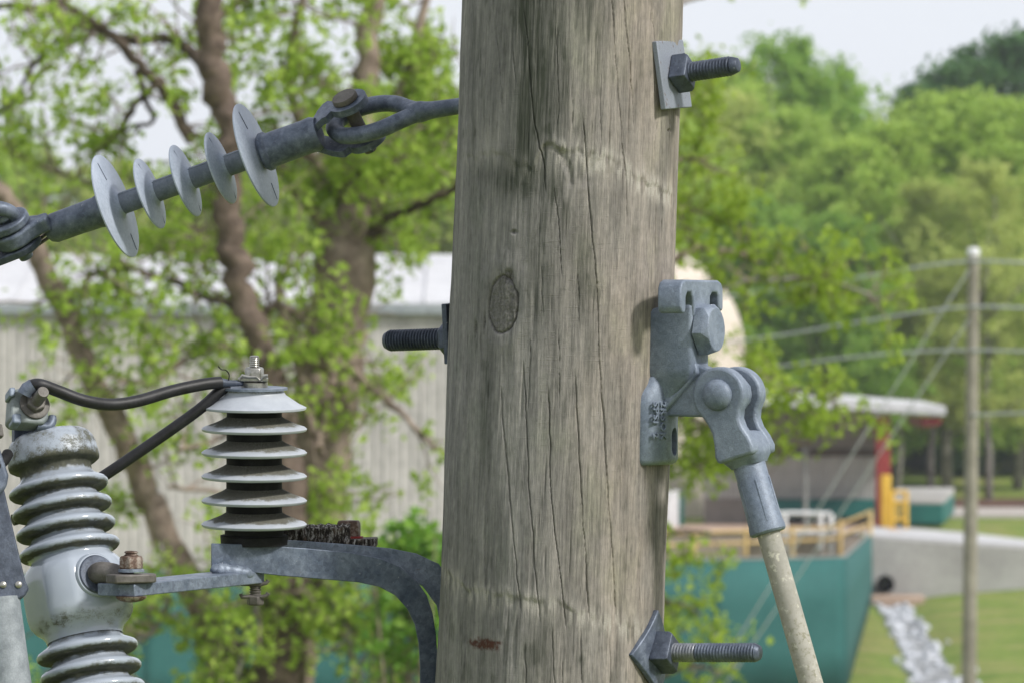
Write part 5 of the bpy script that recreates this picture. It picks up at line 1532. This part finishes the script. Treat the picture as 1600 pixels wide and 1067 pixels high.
# riprap: individual stones in the channel
rs = np.random.RandomState(3)
stone_meshes = []
for i in range(7):
    bm = bmesh.new(); bmesh.ops.create_icosphere(bm, subdivisions=1, radius=1)
    for v in bm.verts:
        v.co *= rs.uniform(0.72, 1.12); v.co.z *= 0.75
    me = bpy.data.meshes.new('stone'); bm.to_mesh(me); bm.free(); me.materials.append(M['stone_pale']); stone_meshes.append(me)
cx_, cy_ = gx(1440, 125), 125
bed = tag(sheet('stone_channel', [(np.interp(y, CHY, CHX) + sgn * (0.38 + (150 - y) * 0.002), y) for sgn, ys in ((-1, np.linspace(98, 148.5, 26)), (1, np.linspace(148.5, 98, 26))) for y in ys], 'stone_bed', 0.03, 'channel of pale loose stones running from the culvert pipe'), kind='structure')
for k in range(290):
    y = 101 + 47.5 * rs.rand() ** 0.9
    half = (0.40 + (150 - y) * 0.002) * (0.75 + 0.6 * float(vnoise(y / 3.5, 0.0, 3)) + (0.7 if rs.rand() < 0.08 else 0))
    x = np.interp(y, CHY, CHX) + rs.uniform(-1, 1) * half
    s_ = rs.uniform(0.07, 0.16)
    o = bpy.data.objects.new('stone', stone_meshes[rs.randint(7)]); COL.objects.link(o); o.parent = bed
    o.location = (x, y, gz(x, y) + s_ * 0.35); o.rotation_euler = rs.uniform(0, 6.28, 3); o.scale = (s_ * rs.uniform(.8, 1.4), s_ * rs.uniform(.8, 1.4), s_)

# ------------------------------------------------------------------ loading dock building
YD = 158.0
qd = K * YD
def Dp(px, py, dy=0.0): 
    v = P(px, py, YD); v.y += dy; return v
root = empty('loading_dock', Dp(1280, 830), 'open loading dock with white canopy roof, red post and grey wall', 'building')
zr0, zr1 = Dp(1150, 611).z, Dp(1478, 634).z
xr0, xr1 = gx(1118, YD), gx(1478, YD)
zr0 = Dp(1118, 606).z
roof = MB().add([(xr0, YD, zr0), (xr1, YD, zr1), (xr1, YD + 9, zr1 + 0.05), (xr0, YD + 9, zr0 + 0.05),
                 (xr0, YD, zr0 - 0.42), (xr1, YD, zr1 - 0.28), (xr1, YD + 9, zr1 - 0.28), (xr0, YD + 9, zr0 - 0.42)],
                [(0, 1, 2, 3), (4, 7, 6, 5), (0, 4, 5, 1), (1, 5, 6, 2), (2, 6, 7, 3), (3, 7, 4, 0)]).build('roof', M['white_metal'], root, bevel=0.04)
MB().add([(gx(1440, YD), YD + 0.3, zr1 - 0.30), (gx(1474, YD), YD + 0.3, zr1 - 0.38), (gx(1474, YD), YD + 6, zr1 - 0.38), (gx(1440, YD), YD + 6, zr1 - 0.40),
          (gx(1444, YD), YD + 0.3, zr1 - 0.62), (gx(1470, YD), YD + 0.3, zr1 - 0.52), (gx(1470, YD), YD + 6, zr1 - 0.52), (gx(1444, YD), YD + 6, zr1 - 0.62)],
         [(0, 1, 2, 3), (4, 7, 6, 5), (0, 4, 5, 1), (1, 5, 6, 2), (2, 6, 7, 3), (3, 7, 4, 0)]).build('roof_beam', M['red_paint'], root)
zf = PLAT + 0.02
yb = YD + 3.0
kb = yb / YD
def wz(py): return H + (533.5 - py) * K * yb
MB().abox(gx(1100, yb), gx(1374, yb), yb, yb + 0.3, zf - 0.3, wz(640)).build('rear_wall', M['dock_brown'], root, smooth=False)
ww = gx(1374, yb) - gx(1100, yb)
pm2 = rib_panel(ww / 9, wz(712) - wz(778)); pm2.materials.append(M['dock_grey'])
for i in range(9):
    o = bpy.data.objects.new('wall_panel', pm2); COL.objects.link(o); o.parent = root
    o.location = Vector((gx(1100, yb) + ww / 9 * i, yb - 0.05, wz(778))) - root.location
pm3 = rib_panel(ww / 9, wz(642) - wz(700)); pm3.materials.append(M['dock_brown'])
for i in range(9):
    o = bpy.data.objects.new('upper_panel', pm3); COL.objects.link(o); o.parent = root
    o.location = Vector((gx(1100, yb) + ww / 9 * i, yb - 0.05, wz(700))) - root.location
MB().abox(gx(1100, yb), gx(1374, yb), yb - 0.16, yb - 0.1, wz(712), wz(701)).build('girt', M['bark_dark'], root, smooth=False)
MB().abox(gx(1190, yb), gx(1374, yb), yb - 0.9, yb - 0.12, wz(806), wz(779)).build('dock_bumper', M['teal_paint'], root, bevel=0.03)
MB().abox(gx(1040, YD), gx(1400, YD), YD - 2.5, yb, PLAT - 0.4, PLAT + 0.06).build('floor_slab', M['tan_slab'], root, bevel=0.02)
zc = Dp(0, 745).z
MB().abox(gx(1370, YD), gx(1393, YD), YD + 0.4, YD + 0.75, PLAT, zr1 - 0.3).build('post', M['red_paint'], root, bevel=0.03)
MB().abox(gx(1376, YD), gx(1392, YD), YD - 0.1, YD + 0.2, PLAT, Dp(0, 741).z).build('post_guard', M['yellow_paint'], root, bevel=0.05)
MB().lathe((gx(1262, YD), YD + 1.2, PLAT), UP, [(0, 0.07), (Dp(0, 700).z - PLAT, 0.07)], 12).build('pipe', M['cable_grey'], root)
MB().abox(gx(1042, YD), gx(1062, YD), YD + 1, YD + 1.3, PLAT, Dp(0, 768).z).build('door', M['white_paint'], root, bevel=0.03)
MB().abox(gx(1062.5, YD), gx(1070, YD), YD + 1, YD + 1.3, PLAT, Dp(0, 768).z).build('door_jamb', M['teal_paint'], root, bevel=0.02)

def railing(name, label, posts, rails, r, mat, YR, cat='railing', group=None):
    e_ = empty(name, P(posts[0][0], posts[0][2], YR), label, cat, group)
    for (x, y0, y1) in posts:
        MB().tube([P(x, y0, YR), P(x, y1, YR)], r * 1.25, 10).build('post', M[mat], e_)
    for pts in rails:
        MB().tube([P(x, y, YR) for x, y in pts], r, 10).build('rail', M[mat], e_)
    return e_
railing('safety_railing', 'low orange-yellow safety railing along the top of the teal fence', [(1085, 826, 868), (1165, 824, 868), (1238, 822, 868), (1313, 812, 868), (1360, 796, 845)],
        [[(1030, 833), (1160, 830), (1300, 824), (1358, 800)], [(1030, 852), (1160, 848), (1302, 842), (1358, 818)]], 0.048, 'orange_yellow_paint', 150.4)
railing('gate_frame', 'white pipe gate frame standing before the dock', [(1195, 802, 862), (1226, 802, 862), (1282, 800, 862), (1298, 802, 862)], [[(1190, 803), (1240, 801), (1298, 802)], [(1190, 832), (1298, 832)]], 0.06, 'white_paint', 150.65, 'gate')
e_ = railing('yellow_barrier', 'yellow barrier panel beside the red dock post', [(1394, 766, 826), (1416, 766, 826)], [[(1394, 768), (1416, 768)], [(1394, 784), (1416, 784)], [(1394, 812), (1416, 812)]], 0.05, 'yellow_paint', 157.4, 'barrier')
for bx_ in (1400, 1405, 1410):
    MB().tube([P(bx_, 784, 157.4), P(bx_, 812, 157.4)], 0.022, 8).build('bar', M['yellow_paint'], e_)
# teal bin with grey lid
YB = 161.0
root = empty('teal_bin', P(1440, 830, YB), 'teal waste bin with grey lid right of the yellow barrier', 'bin')
a0 = Vector((gx(1396, YB), YB, PLAT + 0.05)); a1 = Vector((gx(1474, YB), YB, PLAT + 0.05)); a2 = Vector((gx(1491, YB + 9), YB + 9, PLAT + 0.1)); a3 = Vector((gx(1400, YB + 9), YB + 9, PLAT + 0.1))
ht_ = P(0, 787, YB).z - PLAT
MB().add([a0, a1, a2, a3] + [v + UP * (ht_ - .05) for v in (a0, a1, a2, a3)], [(0, 1, 5, 4), (1, 2, 6, 5), (2, 3, 7, 6), (3, 0, 4, 7), (4, 5, 6, 7), (0, 3, 2, 1)]).build('body', M['teal_paint'], root, bevel=0.03)
MB().add([v + UP * (ht_ - .046) for v in (a0, a1, a2, a3)] + [v + UP * (ht_ + .03) + Vector((0, 0, .12 if i > 1 else 0)) for i, v in enumerate((a0, a1, a2, a3))], [(0, 1, 5, 4), (1, 2, 6, 5), (2, 3, 7, 6), (3, 0, 4, 7), (4, 5, 6, 7), (0, 3, 2, 1)]).build('lid', M['concrete'], root, bevel=0.02)

# ------------------------------------------------------------------ far pole and lines
YP = 88.0
qp = K * YP
bpx = gx(1521, YP); bpb = gx(1514, YP)
ztop = H + (533.5 - 394) * qp
root = empty('far_utility_pole', (bpb - 0.05, YP, 0), 'slim far wooden utility pole with pale cap near the right edge', 'utility pole')
MB().tube([(bpb - 0.05, YP, -0.3), (bpb, YP, H - 533 * qp + 0.0), (bpx, YP, ztop)], [0.150, 0.122, 0.093], 20).build('shaft', M['far_pole_wood'], root, angle=60)
MB().lathe((bpx, YP, ztop - 0.06), UP, [(0, 0.10), (0.10, 0.10), (0.125, 0.07), (0.13, 0.01)], 20).build('cap', M['white_paint'], root)
for py in (410, 480, 548, 648):
    c = P(1520, py, YP)
    MB().lathe(c + Vector((0, -0.10, 0)), (0, -1, 0), [(0, 0.03), (0.03, 0.045), (0.05, 0.03), (0.07, 0.045), (0.10, 0.02)], 12).build('line_insulator', M['cable_grey'], root)
def line(label, pts, r=0.020):
    e_ = empty('overhead_line', P(*pts[0]), label, 'cable', 'overhead lines at the far pole')
    w = smooth_path([(P(x, y, z), r) for x, y, z in pts], 6)
    MB().tube([p for p, _ in w], r * 1.15, 8).build('conductor', M['line_grey'], e_, angle=80)
line('topmost overhead line at the far pole', [(1700, 414, 84), (1600, 411, 86), (1520, 409, 87.8), (1440, 417, 92), (1330, 436, 99), (1200, 455, 108), (1000, 482, 118)])
line('second overhead line down on the far pole', [(1700, 486, 84), (1600, 482, 86), (1520, 480, 87.8), (1440, 488, 92), (1330, 506, 99), (1200, 527, 108), (1000, 552, 118)])
line('third overhead line down on the far pole', [(1700, 552, 84), (1600, 549, 86), (1520, 547, 87.8), (1440, 549, 92), (1330, 558, 99), (1200, 574, 108), (1000, 596, 118)], 0.018)
line('lowest overhead line, right of the far pole', [(1700, 643, 84), (1600, 645, 86), (1520, 648, 87.8)], 0.018)
line('upper guy line slanting down left from the far pole', [(1516, 420, 87.9), (1470, 490, 88), (1420, 570, 88.2), (1375, 640, 88.4), (1300, 760, 88.7), (1040, 1180, 90)], 0.011)
line('lower guy line slanting down left from the far pole', [(1514, 500, 87.9), (1480, 550, 88), (1430, 625, 88.2), (1380, 700, 88.4), (1330, 775, 88.7), (1060, 1180, 90)], 0.011)

# ------------------------------------------------------------------ air
hz = NM('haze_air')
hz.n.remove(hz.b)
vol = hz.n.new('ShaderNodeVolumePrincipled')
vol.inputs['Color'].default_value = (0.86, 0.90, 0.96, 1)
vol.inputs['Density'].default_value = 0.0003
hz.l.new(vol.outputs[0], hz.out.inputs['Volume'])
ho = MB().abox(-700, 700, -150, 1600, -2, 45).build('haze', hz.m, smooth=False)
tag(ho, 'thin pale haze in the air', kind='stuff')
